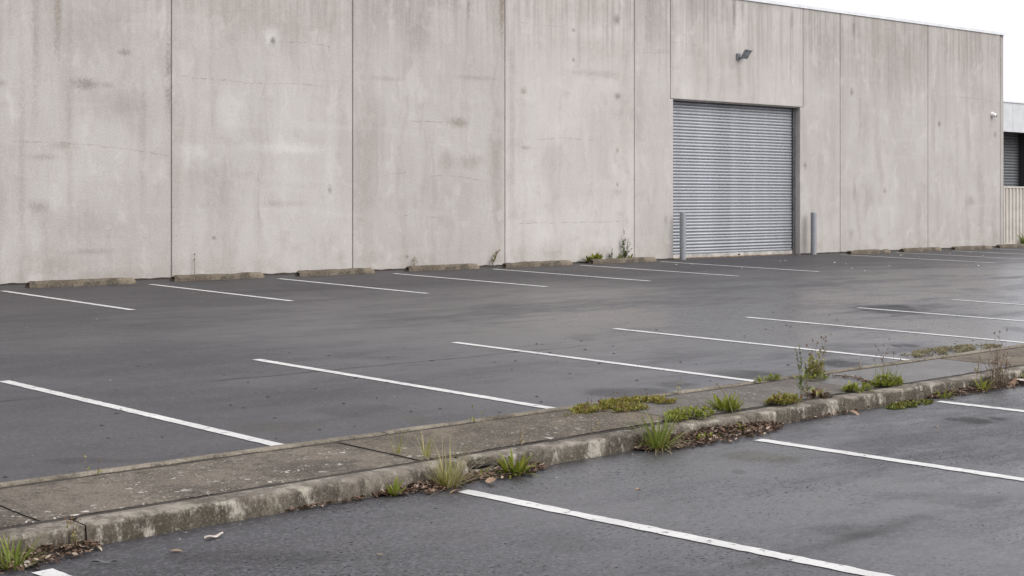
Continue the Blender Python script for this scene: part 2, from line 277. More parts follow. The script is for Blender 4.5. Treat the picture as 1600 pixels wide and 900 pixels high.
def kerb_mat(name, light, dark, lich=.5, spots=.5, wet=0.0, streaks=False, fs=1.0):
    g = G(name); p = g.p
    big = g.noise(p, 1.7, 6, .65); mid = g.noise(p, 7, 6, .7); fine = g.noise(p, 70, 4, .7)
    col = g.mix(g.mr(big, .36, .64), dark, light)
    col = g.mix(g.math('MULTIPLY', g.mr(g.noise(p, 3.1, 6, .72), .52, .64), lich), col, (.036, .029, .021))
    col = g.mix(g.math('MULTIPLY', g.mr(mid, .48, .66), lich), col, (.032, .026, .019))
    if streaks:
        s1 = g.noise(g.scale(p, (10, 6, 2.4)), 1, 6, .75)
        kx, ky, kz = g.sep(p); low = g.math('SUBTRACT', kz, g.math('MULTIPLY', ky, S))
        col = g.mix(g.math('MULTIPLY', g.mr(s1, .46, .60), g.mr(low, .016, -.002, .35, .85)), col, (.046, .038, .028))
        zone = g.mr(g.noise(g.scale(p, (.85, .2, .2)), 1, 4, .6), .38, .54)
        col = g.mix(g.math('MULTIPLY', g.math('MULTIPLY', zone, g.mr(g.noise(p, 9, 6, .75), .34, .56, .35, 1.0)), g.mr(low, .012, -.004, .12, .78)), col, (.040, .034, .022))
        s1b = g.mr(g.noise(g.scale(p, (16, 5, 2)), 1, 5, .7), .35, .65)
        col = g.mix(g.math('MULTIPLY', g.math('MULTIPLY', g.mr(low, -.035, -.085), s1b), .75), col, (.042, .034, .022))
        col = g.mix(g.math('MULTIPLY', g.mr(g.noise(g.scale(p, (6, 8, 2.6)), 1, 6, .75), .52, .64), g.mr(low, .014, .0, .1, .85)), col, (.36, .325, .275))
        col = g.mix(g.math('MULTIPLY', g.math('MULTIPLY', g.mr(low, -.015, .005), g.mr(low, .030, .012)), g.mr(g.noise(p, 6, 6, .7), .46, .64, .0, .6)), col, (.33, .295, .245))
    col = g.mix(g.math('MULTIPLY', g.mr(fine, .50, .66), .55*fs), col, (.27, .24, .20))
    col = g.mix(g.math('MULTIPLY', g.mr(fine, .46, .32), .70*fs), col, (.030, .025, .019))
    wv = g.vm('ADD', p, g.warp(14, .12)); sc = None
    for scl, th, lim in ((5.5, .20, .62), (13, .26, .66), (30, .30, .60)):
        d = g.vor(wv, scl); c = g.sep(g.vor(wv, scl, 'Color'))[0]
        sc = addmax(g, sc, g.math('MULTIPLY', g.mr(d, th, th*.55), g.mr(c, lim, lim+.05)))
    msk = g.mr(g.noise(p, 1.1, 3), .40, .60)
    col = g.mix(g.math('MULTIPLY', g.math('MULTIPLY', sc, msk), spots), col, (.50, .475, .43))
    yl = g.mr(g.noise(p, 3.3, 6, .75), .60, .72); col = g.mix(g.math('MULTIPLY', yl, .14), col, (.17, .140, .07))
    g.set(color=col, rough=max(.3, .85-.45*wet), spec=.3+.2*wet)
    g.bump(g.math('ADD', fine, g.math('MULTIPLY', mid, .8)), .55*(1-.7*wet)*(.5 + .5*fs), .012)
    return g.m
M['kerb'] = kerb_mat('weathered_kerb_concrete', (.172,.147,.119), (.084,.069,.053), .42, .25, streaks=True, fs=.6)
M['slab_lichen'] = kerb_mat('lichen_spotted_concrete', (.132,.108,.083), (.054,.043,.032), .60, 1.0)
M['slab_brown'] = kerb_mat('brown_stained_concrete', (.135,.106,.076), (.070,.056,.040), .50, .50)
M['slab_grey'] = kerb_mat('grey_gravelly_concrete', (.120,.107,.095), (.080,.071,.063), .25, .35)
M['slab_wet'] = kerb_mat('wet_grey_concrete', (.110,.102,.100), (.066,.061,.060), .30, .12, wet=.75)
M['edging'] = kerb_mat('pale_edging_concrete', (.215,.185,.142), (.115,.097,.072), .55, .40)
M['stop'] = kerb_mat('mossy_wheel_stop_concrete', (.190,.155,.112), (.070,.054,.036), .80, .40)
M['soil'] = plain('dark_gutter_soil', (.035,.025,.017), .95, 0, .4, 40, .8)
M['sealant'] = plain('dark_joint_sealant', (.10,.088,.08), .8)
def galv(name, col=(.36,.38,.40), rough=.45, metal=.6):
    g = G(name); p = g.p
    sp = g.sep(g.vor(p, 42, 'Color'))[0]; big = g.noise(p, 3, 5, .6); st = g.noise(g.scale(p, (16, 16, 1.3)), 1, 5, .6)
    c = g.mix(g.mr(sp, 0, 1), tuple(v*.86 for v in col), tuple(v*1.12 for v in col))
    c = g.mix(g.math('MULTIPLY', g.mr(st, .5, .75), .35), c, tuple(v*.6 for v in col))
    c = g.mix(g.math('MULTIPLY', g.mr(big, .6, .75), .25), c, (.30,.26,.21))
    g.set(color=c, rough=g.mr(big, .3, .7, rough-.07, rough+.1), metal=metal); g.bump(g.noise(p, 60, 3), .08, .003)
    return g.m
M['bollard'] = galv('galvanised_steel', (.29,.30,.315), .5, .5)
M['slat'] = plain('dull_zinc_slat', (.335,.345,.365), .5, .45, .10, 1.2)
M['rail'] = plain('dirty_cream_rail', (.42,.40,.37), .55, .2, .2, 5)
M['guide'] = plain('dark_steel_guide', (.13,.13,.13), .6, .3)
M['rust'] = plain('rusty_sill', (.26,.16,.08), .85, 0, .4, 9)
M['flash'] = plain('pale_metal_flashing', (.66,.67,.68), .45, .2, .06, 3)
M['lamp_grey'] = plain('grey_cast_aluminium', (.20,.21,.22), .5, .2, .1, 20)
M['white_plastic'] = plain('white_plastic', (.78,.78,.76), .4, 0, .04, 10)
M['black'] = plain('black_lens', (.015,.015,.017), .15, 0, .1)
M['lamp_glass'] = plain('grey_lamp_glass', (.30,.32,.34), .18, .1, .08, 10)
M['fascia'] = plain('pale_blue_grey_cladding', (.53,.54,.55), .5, .1, .05, 2)
M['fence'] = plain('beige_steel_sheet', (.48,.445,.395), .5, .05, .07, 3)
M['shutter'] = plain('grey_shutter', (.17,.175,.185), .55, .2, .1, 4)
M['dark'] = plain('dark_grey_render', (.035,.035,.038), .7)
M['soffit'] = plain('grey_soffit', (.16,.155,.15), .8)
M['ground'] = plain('bare_grey_earth', (.09,.08,.065), .95, 0, .3, .5)

# ================================================================ setting: ground, car park, markings
xs = [-900, -300, -60, -20, 90, 300, 900]; ys = [-900, -300, -45, 0, 45, 300, 900]
structure(MB().grid([[(x, y, S*max(-45, min(45, y)) - .35) for x in xs] for y in ys]).build('ground', M['ground']))
def kerb_y(x): return 6.765 + .0191*x + .012*nz(x, 3.1, 0, .35)      # foot of the kerb, near side
def strip_y(x): return 7.995 + .0085*x                                # far side of the median
def lot(name, mat, yf0, yf1, zfun):
    xs = [-25 + i*2.5 for i in range(47)]
    rows = []
    for k in range(25):
        rows.append([(x, yf0(x) + (yf1(x)-yf0(x))*k/24, zfun(yf0(x) + (yf1(x)-yf0(x))*k/24)) for x in xs])
    return structure(MB().grid(rows).build(name, mat))
far = lot('car_park', M['far_asphalt'], lambda x: strip_y(x) - .05, lambda x: 23.4, zf)
near = lot('near_car_park', M['near_asphalt'], lambda x: -30, lambda x: kerb_y(x) + .10, zn)
def line(parent, x0, y0, x1, y1, zfun, wd=.098, ragged=.006):
    d = Vector((x1-x0, y1-y0)); L = d.length; d /= L; nrm = Vector((-d.y, d.x)); m = max(8, int(L/.05)); rows = []
    for i in range(m+1):
        t = L*i/m; c = Vector((x0, y0)) + d*t
        a = c + nrm*(wd/2 + ragged*nz(c.x*9, c.y*9, 1) + ragged*nz(c.x*40, c.y*40, 5)); b = c - nrm*(wd/2 + ragged*nz(c.x*9, c.y*9, 7) + ragged*nz(c.x*40, c.y*40, 9))
        rows.append([(a.x, a.y, zfun(a.y) + .004), (b.x, b.y, zfun(b.y) + .004)])
    rows = [r[::-1] for r in rows]
    return MB().grid(rows).build('parking_line', M['paint'], parent)
WL = [9.82, 12.30, 14.77, 17.31, 19.82, 22.28, 24.80]
for i, x in enumerate(WL): line(far, x + .03, 21.52 + .035*i, x - .04, 17.55, zf)
for x, y0 in ((31.2, 21.50), (33.5, 21.38), (35.85, 21.22), (38.1, 21.2), (40.4, 21.1), (42.8, 21.0)): line(far, x + .03, y0, x - .1, 17.3, zf)
for k in range(-1, 14):
    x = 5.555 + k*2.489; line(far, x, 12.11, x + .02, strip_y(x) + .01, zf)
for x0, y0, x1, y1 in ((5.86, 6.66, 6.12, 3.3), (8.64, 6.64, 8.83, 3.3), (11.36, 6.84, 11.62, 3.3), (3.19, 6.56, 3.42, 3.3), (14.1, 6.9, 14.35, 3.4), (16.8, 6.95, 17.05, 3.4), (19.5, 7.0, 19.75, 3.4)):
    line(near, x0, y0, x1, y1, zn, .104, .010)

# ---------------------------------------------------------------- median: kerb stones, slabs, edging
ends = lambda t, a, b, r: max(0.0, 1 - min(t - a, b - t)/r)       # 1 at a piece's ends, 0 a little way in
median = structure(empty('median_strip', (6, 7.4, zt(7.4))))
def child(o, par):
    o.parent = par; o.matrix_parent_inverse = par.matrix_basis.inverted(); return o
def kerb_stone(x0, x1, dy=0, dz=0):
    n = max(6, int((x1-x0)/.028)); rows = []
    prof = [(.0, -.16), (.0, -.10), (.006, -.06), (.010, -.03), (.016, .0), (.020, .02), (.022, .045), (.024, .066), (.028, .080), (.036, .090), (.048, .0955), (.075, .097), (.11, .098), (.15, .099), (.172, .098), (.182, .088), (.184, .04), (.184, -.16)]
    for i in range(n+1):
        x = x0 + (x1-x0)*i/n; y0 = kerb_y(x) + dy; e = ends(x, x0, x1, .03)**2; row = []
        for j, (py, pz) in enumerate(prof):
            a = .0022*nz(x*2, py*9, pz*9 + 2) + .0012*nz(x*13, py*30, pz*30) + .0012*nz(x*45, py*90, pz*90)
            chip = max(0, nz(x*1.3, 4.4, 0) - .42)*.06 + max(0, nz(x*9, 8.1, 0) - .44)*.05 + .085*math.exp(-((x-6.25)/.10)**4) + .035*math.exp(-((x-5.98)/.09)**4) + .05*math.exp(-((x-10.24)/.05)**2) + .05*math.exp(-((x-11.42)/.05)**2)
            nose = math.exp(-((py-.038)/.035)**2)*math.exp(-((pz-.085)/.035)**2)
            yy = y0 + py + a + nose*chip + (e*.014 if j < 9 else 0)
            zz = pz + (.5*a if pz > .06 else 0) - nose*chip*.8 - (e*.010 if pz > .05 else 0) + dz
            xx = x + (.004 if i == 0 else -.004 if i == n else 0)
            row.append((xx, yy, S*yy + zz - .08))
        rows.append(row)
    mb = MB(); mb.grid(rows); m = len(prof)
    mb.f += [tuple(range(m)), tuple(range(n*m, n*m + m))[::-1]]
    mb.f = [f[::-1] for f in mb.f]
    return child(mb.build('kerb_stone', M['kerb'], None, True), median)
KJ = [-6, -3.6, -1.3, 1.15, 3.57, 6.14, 7.78, 10.22, 11.44, 13.9, 16.35, 18.8, 21.2, 23.7, 26.2, 29, 32, 36, 40]
for i, (a, b) in enumerate(zip(KJ, KJ[1:])):
    kerb_stone(a + .0, b - .0, .006*nz(i*3.3, 1), -.006 + .003*nz(i*2.1, 7))
def slab(x0, x1, mat, tilt=0, dz=0):
    nx = max(6, int((x1-x0)/.05)); rows = []
    ny = 22
    for i in range(nx+1):
        x = x0 + (x1-x0)*i/nx; ya = kerb_y(x) + .217; yb = strip_y(x) - .124; row = []
        ex = ends(x, x0, x1, .035)
        for j in range(ny+1):
            t = j/ny; t = .5 - .5*math.cos(math.pi*t) if 0 < j < ny else t
            y = ya + (yb-ya)*t + (.006*nz(x*7, 1, 0) if j == 0 else .010*nz(x*5, 4, 0) if j == ny else 0)
            ey = max(ex, ends(y, ya, yb, .03))
            z = zt(y) + .004*nz(x*2, y*2, 1) + .002*nz(x*11, y*11, 2) - .005*max(0, ey)**2 + tilt*(x - x0) + dz
            row.append((x, y, z))
        rows.append(row)
    top = MB().grid(rows); top.f = [f[::-1] for f in top.f]
    nyy = ny + 1; rim = [j for j in range(nyy)] + [i*nyy + ny for i in range(1, nx+1)] + [nx*nyy + j for j in range(ny-1, -1, -1)] + [i*nyy for i in range(nx-1, 0, -1)]
    k = len(top.v); top.v += [(top.v[r][0], top.v[r][1], top.v[r][2] - .12) for r in rim]
    for q in range(len(rim)):
        q2 = (q+1) % len(rim); top.f.append((rim[q], k+q, k+q2, rim[q2]))
    top.f = [f for f in top.f]
    return child(top.build('concrete_slab', mat, None, True), median)
SJ = [-6.4, -3.95, -1.5, .95, 3.42, 5.89, 8.37, 10.84, 13.3, 15.8, 18.3, 20.8, 23.3, 25.8, 28.3, 31, 34, 37, 40]
SM = ['slab_lichen', 'slab_brown', 'slab_grey', 'slab_lichen', 'slab_lichen', 'slab_brown', 'slab_grey', 'slab_wet', 'slab_brown', 'slab_grey', 'slab_brown', 'slab_lichen', 'slab_grey', 'slab_brown', 'slab_grey', 'slab_brown', 'slab_grey', 'slab_brown']
for i, (a, b) in enumerate(zip(SJ, SJ[1:])):
    slab(a + .007, b - .007, M[SM[i]], .0015*nz(i*5.1, 2), .003*nz(i*2.7, 3))
def edging(x0, x1):
    n = max(6, int((x1-x0)/.04)); rows = []
    prof = [(-.078, -.14), (-.076, .012), (-.070, .019), (-.045, .022), (-.015, .022), (.0, .016), (.006, .004), (.010, -.14)]
    for i in range(n+1):
        x = x0 + (x1-x0)*i/n; y0 = strip_y(x); e = ends(x, x0, x1, .03)**2; row = []
        for py, pz in prof:
            a = .012*nz(x*3, py*6 + 3, 1) + .007*nz(x*14, py*20, 4)
            yy = y0 + py + (a if abs(py + .04) > .025 else 0)
            row.append((x, yy, S*yy + pz - e*.008*(pz > 0) + .006*nz(x*2.5, py, 9)*(pz > 0) + .004))
        rows.append(row)
    mb = MB(); mb.grid(rows); m = len(prof); mb.f += [tuple(range(m)), tuple(range(n*m, n*m+m))[::-1]]; mb.f = [f[::-1] for f in mb.f]
    return child(mb.build('edging_strip', M['edging'], None, True), median)
EJ = [-6.2, -2.9, .4, 3.1, 6.35, 9.35, 10.4, 13.9, 17.2, 20.5, 23.8, 27.1, 31, 35, 40]
for a, b in zip(EJ, EJ[1:]): edging(a + .004, b - .004)
bed = MB()                       # packed soil filling the joints under slabs and kerb
xs = [-6.4 + i*.5 for i in range(94)]
bed.grid([[(x, kerb_y(x) + .05, zt(kerb_y(x)) - .06) for x in xs], [(x, strip_y(x) - .03, zt(strip_y(x)) - .06) for x in xs]])
child(bed.build('joint_soil', M['soil']), median)

for f0, f1 in ((lambda x: kerb_y(x) + .165, lambda x: kerb_y(x) + .232), (lambda x: strip_y(x) - .135, lambda x: strip_y(x) - .066)):
    rows = []
    for i in range(1160):
        x = -6.3 + i*.04
        rows.append([(x, y, zt(y) - .0075 + .005*nz(x*6, y*8, 3)) for y in (f0(x), (f0(x)+f1(x))/2, f1(x))])
    child(MB().grid(rows).build('seam_soil', M['soil'], None, True), median)
# ================================================================ warehouse
WROT = -0.0253945; WY = 22.8984
def wall_y(x): return WY - .0254*x
bld = empty('warehouse', (0, WY, Z0), WROT)
tag(bld, 'large warehouse of stained grey concrete wall panels with a roller door', 'building')
TOP = 6.50 - Z0 - .06; BOT = -.3; TH = .18
wm = {}
for k, (t, s_) in {'P1': (.94, 1.1), 'P2': (.99, .8), 'P3': (.93, 1.0), 'P4': (1.09, .55), 'P5': (1.01, .7), 'LT': (1.07, .7), 'P6': (.97, .9), 'P7': (.94, 1.0), 'P8': (.96, 1.1)}.items():
    wm[k] = wall_mat(k, BLOTS.get(k, []), CRACKS.get(k, []), t, s_)
wm['P0'] = wall_mat('P0', [], [], .95, 1.0); wm['side'] = wall_mat('side', [], [], .9, 1.0)
GAP = .007
def panel(key, u0, u1, z0=BOT, z1=TOP, poly=None):
    poly = poly or [(u0+GAP, z0), (u1-GAP, z0), (u1-GAP, z1), (u0+GAP, z1)]
    return MB().prism(poly, 'y', 0, TH).build('wall_panel', wm[key], bld, False, .016)
for a, b in ((-5.45, -1.7), (-1.7, 2.05), (2.05, 5.80), (5.80, 9.55)): panel('P0', a, b)
panel('P1', 9.55, 13.305); panel('P2', 13.305, 17.055); panel('P3', 17.055, 20.825); panel('P4', 20.825, 24.60)
DZ = 3.53 ; LB = 2.248 + 1.724 - Z0
g_ = GAP
panel('P5', 0, 0, poly=[(24.60+g_, BOT), (25.86, BOT), (25.86, LB-g_), (25.77-g_, LB-g_), (25.77-g_, TOP), (24.60+g_, TOP)])
panel('LT', 25.77, 30.57, LB, TOP)
panel('P6', 0, 0, poly=[(30.45, BOT), (32.08-g_, BOT), (32.08-g_, TOP), (30.57+g_, TOP), (30.57+g_, LB-g_), (30.45, LB-g_)])
panel('P7', 32.08, 36.00); panel('P8', 36.00, 39.66)
# return wall: its panel edge shows at the corner
for k in range(5):
    y0 = .02 + k*3.9 if k else .02
    MB().box((39.67, y0 + GAP, BOT), (39.88, .02 + (k+1)*3.9 - GAP, TOP)).build('wall_panel', wm['side'], bld, False, .010)
MB().box((-5.45, 19.2, BOT), (39.66, 19.4, TOP)).build('wall_panel', wm['side'], bld)
MB().box((-5.65, 0.02, BOT), (-5.46, 19.4, TOP)).build('wall_panel', wm['side'], bld)
# joint sealant behind the panel gaps
for u in (-1.7, 2.05, 5.80, 9.55, 13.305, 17.055, 20.825, 24.60, 32.08, 36.00, 39.665):
    MB().box((u-.03, .018, BOT), (u+.03, .05, TOP - .01)).build('joint_sealant', M['sealant'], bld)
for a, b, c, d in ((25.74, 25.80, LB, TOP-.01), (30.54, 30.60, LB, TOP-.01), (25.73, 30.62, LB-.03, LB+.03)):
    MB().box((a, .018, c), (b, .05, d)).build('joint_sealant', M['sealant'], bld)
MB().box((-5.4, .19, TOP - .5), (39.6, 19.1, TOP - .45)).build('roof', M['flash'], bld)
u = -5.6
while u < 39.8:                    # coping in lengths
    e = min(u + 6.0, 39.93)
    MB().prism([(-.028, TOP-.045), (-.030, TOP+.035), (.25, TOP+.05), (.25, TOP+.005), (-.016, TOP+.003), (-.016, TOP-.045)], 'x', u, e - .006).build('coping', M['flash'], bld)
    u = e if e < 39.9 else 99
# ---------------------------------------------------------------- roller door, every slat its own piece
door = empty('roller_door'); door.parent = bld; door.location = (25.80, .20, 0)
door['label'] = 'closed grey roller door of narrow curved slats'
SL = .0725; W_ = 4.72
def slat_mesh(name, bulge=.016, tilt=0.0):
    prof = []
    for i in range(9):
        t = i/8; prof.append((-(math.sin(math.pi*t)**.7)*bulge + tilt*(t-.5), .003 + t*(SL-.018)))
    prof += [(.008, SL-.016), (.010, SL-.002), (.016, SL+.002), (.020, SL), (.020, 0.0), (.008, -.002)]
    nseg = 12; rows = []
    for k in range(nseg+1):
        x = W_*k/nseg; rows.append([(x, a + .0005*nz(x*.6, b*5, bulge*900), b) for a, b in prof + prof[:1]])
    mb = MB().grid(rows); n = len(prof) + 1
    return mb.mesh(name, M['slat'], True)
sm = [slat_mesh('slat', .0115), slat_mesh('slat', .0120, .001), slat_mesh('slat', .0110, -.001), slat_mesh('slat', .015, .010), slat_mesh('slat', .015, .020)]
zb = .085 + .02; k = 0
while zb + k*SL < LB + .15:
    me = sm[4] if k in (2, 6) else sm[3] if k in (1, 3, 7) else sm[random.choice((0, 0, 1, 2))]
    o = link('slat', me, door); o.location = (0, random.uniform(-.0015, .0015), zb + k*SL); k += 1
MB().box((.0, -.022, .025), (W_, .022, zb - .002)).build('bottom_rail', M['rail'], door, False, .006)
MB().box((.0, -.05, -.02), (W_, .05, .024)).build('door_sill', M['rust'], door)
MB().box((W_-.15, -.055, .0), (W_-.06, -.028, LB+.1)).build('guide_channel', M['guide'], door)
MB().box((-.02, -.055, .0), (.075, -.028, LB+.1)).build('guide_channel', M['guide'], door)
mbx = MB().box((2.52, -.035, .045), (2.58, -.023, .075)); mbx.build('lock', M['black'], door)
MB().box((-.2, .05, -.1), (W_+.2, .10, LB+.4)).build('door_backing', M['dark'], door)
MB().lathe([(.0, 0), (.014, 0), (.014, .02), (.0, .024)], 10).build('keyhole', M['black'], door).location = (W_-.07, -.05, 1.35)

# ---------------------------------------------------------------- floodlight and security camera on the wall
fl = empty('floodlight', (28.08, wall_y(28.08), 5.06), WROT)
tag(fl, 'grey floodlight tilted downward on the concrete above the roller door', 'floodlight')
MB().box((-.055, -.045, -.08), (.055, -.002, .07)).build('junction_box', M['lamp_grey'], fl, False, .008)
mb = MB(); mb.tube([(0, -.03, -.03), (.02, -.10, -.04), (.05, -.14, -.02)], .022, 8)
mb.tube([(-.0, -.15, -.02), (.12, -.15, -.02)], .014, 8); mb.build('bracket_arm', M['lamp_grey'], fl, True)
head = MB(); head.box((-.125, -.012, -.135), (.125, .030, .135))
for q in range(9): head.box((-.11 + q*.0265, .030, -.10), (-.102 + q*.0265, .052, .10))
hd = head.build('lamp_head', M['lamp_grey'], fl, False, .006)
MB().box((-.095, -.0165, -.035), (.095, -.0125, .095)).build('lamp_glass', M['lamp_glass'], hd)
MB().box((-.127, -.032, .125), (.127, -.010, .138)).build('visor', M['lamp_grey'], hd)
hd.location = (.10, -.19, .045); hd.scale = (.9, .9, .9); hd.rotation_euler = (R(38), 0, R(4))
MB().prism([(-.135, -.10), (-.125, -.10), (-.125, .02), (-.135, .02)], 'x', 0, .02).build('yoke', M['lamp_grey'], fl)
sc_ = empty('security_camera', (39.2, wall_y(39.2), 4.12), WROT)
tag(sc_, 'small white security camera high on the last wall panel by the corner', 'camera')
b = MB().lathe([(.0, 0), (.085, 0), (.085, .028), (.075, .04), (.0, .04)], 24).build('base_plate', M['white_plastic'], sc_, False); b.rotation_euler = (R(90), 0, 0)
b = MB().lathe([(.0, 0), (.070, .0), (.074, .03), (.072, .075), (.060, .11), (.038, .128), (.0, .134)], 24).build('turret', M['white_plastic'], sc_, True); b.rotation_euler = (R(112), 0, R(18)); b.location = (0, -.035, -.01)
b = MB().lathe([(.0, 0), (.036, 0), (.036, .012), (.026, .020), (.0, .022)], 20).build('lens', M['black'], sc_, True); b.rotation_euler = (R(112), 0, R(18)); b.location = (.036, -.148, -.058)
sc_.scale = (.8,)*3
# ---------------------------------------------------------------- bollards
def bollard(x, y, h, label):
    e = empty('bollard', (x, y, zf(y))); tag(e, label, 'bollard', 'galvanised bollards at the roller door')
    MB().lathe([(.0, -.15), (.072, -.15), (.072, h-.006), (.068, h), (.0, h+.001)], 28).build('post', M['bollard'], e, False)
    MB().lathe([(.0, h+.001), (.066, h+.0015), (.064, h+.008), (.03, h+.016), (.0, h+.017)], 28).build('cap', M['bollard'], e, True)
    MB().lathe([(.0, -.03), (.10, -.03), (.092, .006), (.0725, .012), (.0725, -.02)], 24).build('footing', M['stop'], e, True)
bollard(25.92, 22.02, 1.04, 'grey steel bollard standing against the slats of the roller door')
bollard(30.68, 21.90, 1.02, 'grey steel bollard standing before bare concrete beside the roller door')
# ---------------------------------------------------------------- wheel stops
def wheel_stop(x0, x1, yoff, label, seed, sink=0, rz=0):
    L = x1 - x0; xc = (x0+x1)/2; y = wall_y(xc) - yoff + .08
    prof = [(-.085, -.03), (-.083, .01), (-.078, .05), (-.066, .088), (-.05, .104), (-.02, .110), (.02, .110), (.05, .104), (.066, .088), (.078, .05), (.083, .01), (.085, -.03)]
    n = int(L/.035); rows = []
    for i in range(n+1):
        x = -L/2 + L*i/n; e = ends(x, -L/2, L/2, .07); row = []
        for a, b in prof:
            d = .010*nz(x*3 + seed*7, a*12, b*12) + .008*nz(x*14 + seed, a*40, b*40)
            ch = max(0, nz(x*3.1, seed*3.7, a*4) - .24)*.055*(b > .07)
            row.append((x + math.copysign(.02*e*(b > .05), -x), a*(1 - .10*e) + d, b*.92*(1 - .25*e*e) + d*.7 - ch))
        rows.append(row)
    mb = MB().grid(rows); m = len(prof); mb.f += [tuple(range(m)), tuple(range(n*m, n*m+m))[::-1]]; mb.f = [f[::-1] for f in mb.f]
    o = mb.build('wheel_stop', M['stop'], None, True)
    o.location = (xc, y, zf(y) - sink); o.rotation_euler = (0, 0, WROT + rz)
    return tag(o, label, 'wheel stop', 'concrete wheel stops along the wall')
nth = ['nearest', 'second', 'third', 'fourth', 'fifth', 'sixth']
for i, (a, b, yo) in enumerate([(10.42, 12.22, .80), (12.97, 14.72, .66), (15.42, 17.07, .66), (17.97, 19.72, .50), (20.32, 22.2, .56), (22.85, 24.78, .48)]):
    k = 5 - i
    lb = 'pale concrete wheel stop with green weeds growing behind it, nearest the roller door' if k == 0 else \
         'mossy brown concrete wheel stop, %s from the roller door on the long panelled side' % nth[k]
    wheel_stop(a, b, yo, lb, i + 1, .0, .05*nz(i*3.1 + .4, 2.3))
for i, (a, b, yo) in enumerate([(31.50, 33.2, .72), (33.86, 35.62, .66), (36.15, 38.0, .72), (38.6, 40.4, .6)]):
    lb = ['weathered concrete wheel stop beside the bollard on the short side of the roller door', 'weathered concrete wheel stop under the wall joint, second towards the beige fence',
          'weathered concrete wheel stop before the last wall panel below the security camera', 'concrete wheel stop at the warehouse corner beside the beige fence'][i]
    wheel_stop(a, b, yo, lb, i + 9)

# ================================================================ beige steel fence and neighbour
FY = 22.05; fz = zf(FY)
fen = tag(empty('sheet_metal_fence', (40.05, FY, fz)), 'beige ribbed steel sheet fence running from the warehouse corner', 'fence')
fz0, fz1 = .06, 1.72
def ribbed(L):
    prof = []; x = 0
    while x < L - .01:
        for dx, dy in ((0, 0), (.085, 0), (.105, -.035), (.165, -.035), (.185, 0)):
            if x + dx <= L: prof.append((x + dx, dy))
        x += .20
    prof.append((L, 0)); return prof
for k in range(8):
    x0 = .06 + k*2.4
    pr = ribbed(2.34); mb = MB().grid([[(a, d, fz0) for a, d in pr], [(a, d, fz1 - .03) for a, d in pr]])
    o = mb.build('fence_sheet', M['fence'], fen); o.location = (x0, 0, 0)
    MB().box((x0 - .06, -.045, -.2), (x0 - .004, .03, fz1 + .01)).build('fence_post', M['fence'], fen)
    MB().box((x0, -.045, fz1 - .045), (x0 + 2.335, .03, fz1)).build('top_rail', M['fence'], fen)
    MB().box((x0, -.045, fz0 - .03), (x0 + 2.335, .03, fz0 + .02)).build('bottom_rail', M['fence'], fen)
nb = tag(empty('neighbouring_unit', (46, 30, zf(30))), 'low neighbouring unit with pale metal fascia above a dark shutter behind the fence', 'building')
nz0 = zf(30)
MB().box((0, 1.2, -.5), (30, 14, 4.9)).build('wall', M['dark'], nb)
MB().box((-.01, .12, 3.90), (30.0, 1.2, 4.06)).build('soffit', M['soffit'], nb)
for k in range(31):
    MB().box((.93*k + .006, 0, 3.87), (.93*k + .924, .12, 5.02)).build('fascia_panel', M['fascia'], nb)
MB().box((-.03, -.04, 5.02), (29.2, .3, 5.08)).build('coping', M['flash'], nb)
MB().box((0, .13, 4.1), (29, 1.2, 5.0)).build('fascia_frame', M['dark'], nb)
for q, (sx0, sx1) in enumerate(((5.6, 11.73), (12.6, 17.8))):
    sh = empty('shutter'); sh.parent = nb; sh.location = (sx0, 1.1, 0)
    me = MB().prism([(0, .004), (-.03, .015), (-.045, .06), (-.03, .105), (0, .116)], 'x', 0, sx1 - sx0).mesh('shutter_slat', M['shutter'])
    for j in range(33):
        o = link('shutter_slat', me, sh); o.location = (0, 0, .02 + j*.118)
for x in (11.75, 5.1): MB().box((x, .55, -.2), (x + .5, 1.15, 3.88)).build('pillar', M['dark'], nb)

# ================================================================ plants
def leaf_mat(name, a, b, dry=None, dryf=.0, trans=.35):
    g = G(name); r = g.add('ShaderNodeNewGeometry').outputs['Random Per Island']
    col = g.mix(r, a, b)
    if dry: col = g.mix(g.mr(g.math('FRACT', g.math('MULTIPLY', r, 17.31)), 1-dryf-.02, 1-dryf+.02), col, dry)
    col = g.mix(g.math('MULTIPLY', g.noise(g.p, 40, 3), .35), col, tuple(c*.6 for c in a))
    g.set(color=col, rough=.55, spec=.3)
    t = g.add('ShaderNodeBsdfTranslucent', {0: col}); ms = g.add('ShaderNodeMixShader', {0: trans, 1: g.b.outputs[0], 2: t.outputs[0]})
    g.t.links.new(ms.outputs[0], g.out.inputs[0])
    return g.m
M['grass'] = leaf_mat('fresh_green_grass', (.12,.165,.022), (.25,.275,.06), (.42,.36,.20), .14)
M['yellow_grass'] = leaf_mat('yellow_green_grass', (.24,.25,.05), (.40,.37,.12), (.50,.42,.26), .35)
M['dry_grass'] = leaf_mat('dry_straw_grass', (.30,.24,.14), (.46,.39,.25), (.22,.15,.08), .25)
M['broad'] = leaf_mat('bright_broad_leaf', (.13,.165,.018), (.29,.30,.05), (.30,.27,.06), .1)
M['dark_leaf'] = leaf_mat('dark_green_leaf', (.07,.10,.028), (.15,.18,.06), (.20,.12,.06), .1)
M['cover'] = leaf_mat('ochre_green_ground_cover', (.15,.15,.022), (.32,.29,.06), (.20,.085,.04), .16)
M['grey_cover'] = leaf_mat('grey_green_mat_weed', (.15,.14,.07), (.27,.25,.14), (.30,.23,.15), .35)
M['moss'] = leaf_mat('gutter_moss', (.10,.115,.012), (.17,.17,.025), (.12,.09,.02), .1, .1)
M['stem'] = plain('green_brown_stem', (.13,.13,.055), .7, 0, .25, 30)
M['dry_stem'] = plain('brown_dry_stem', (.15,.105,.07), .8, 0, .3, 30)
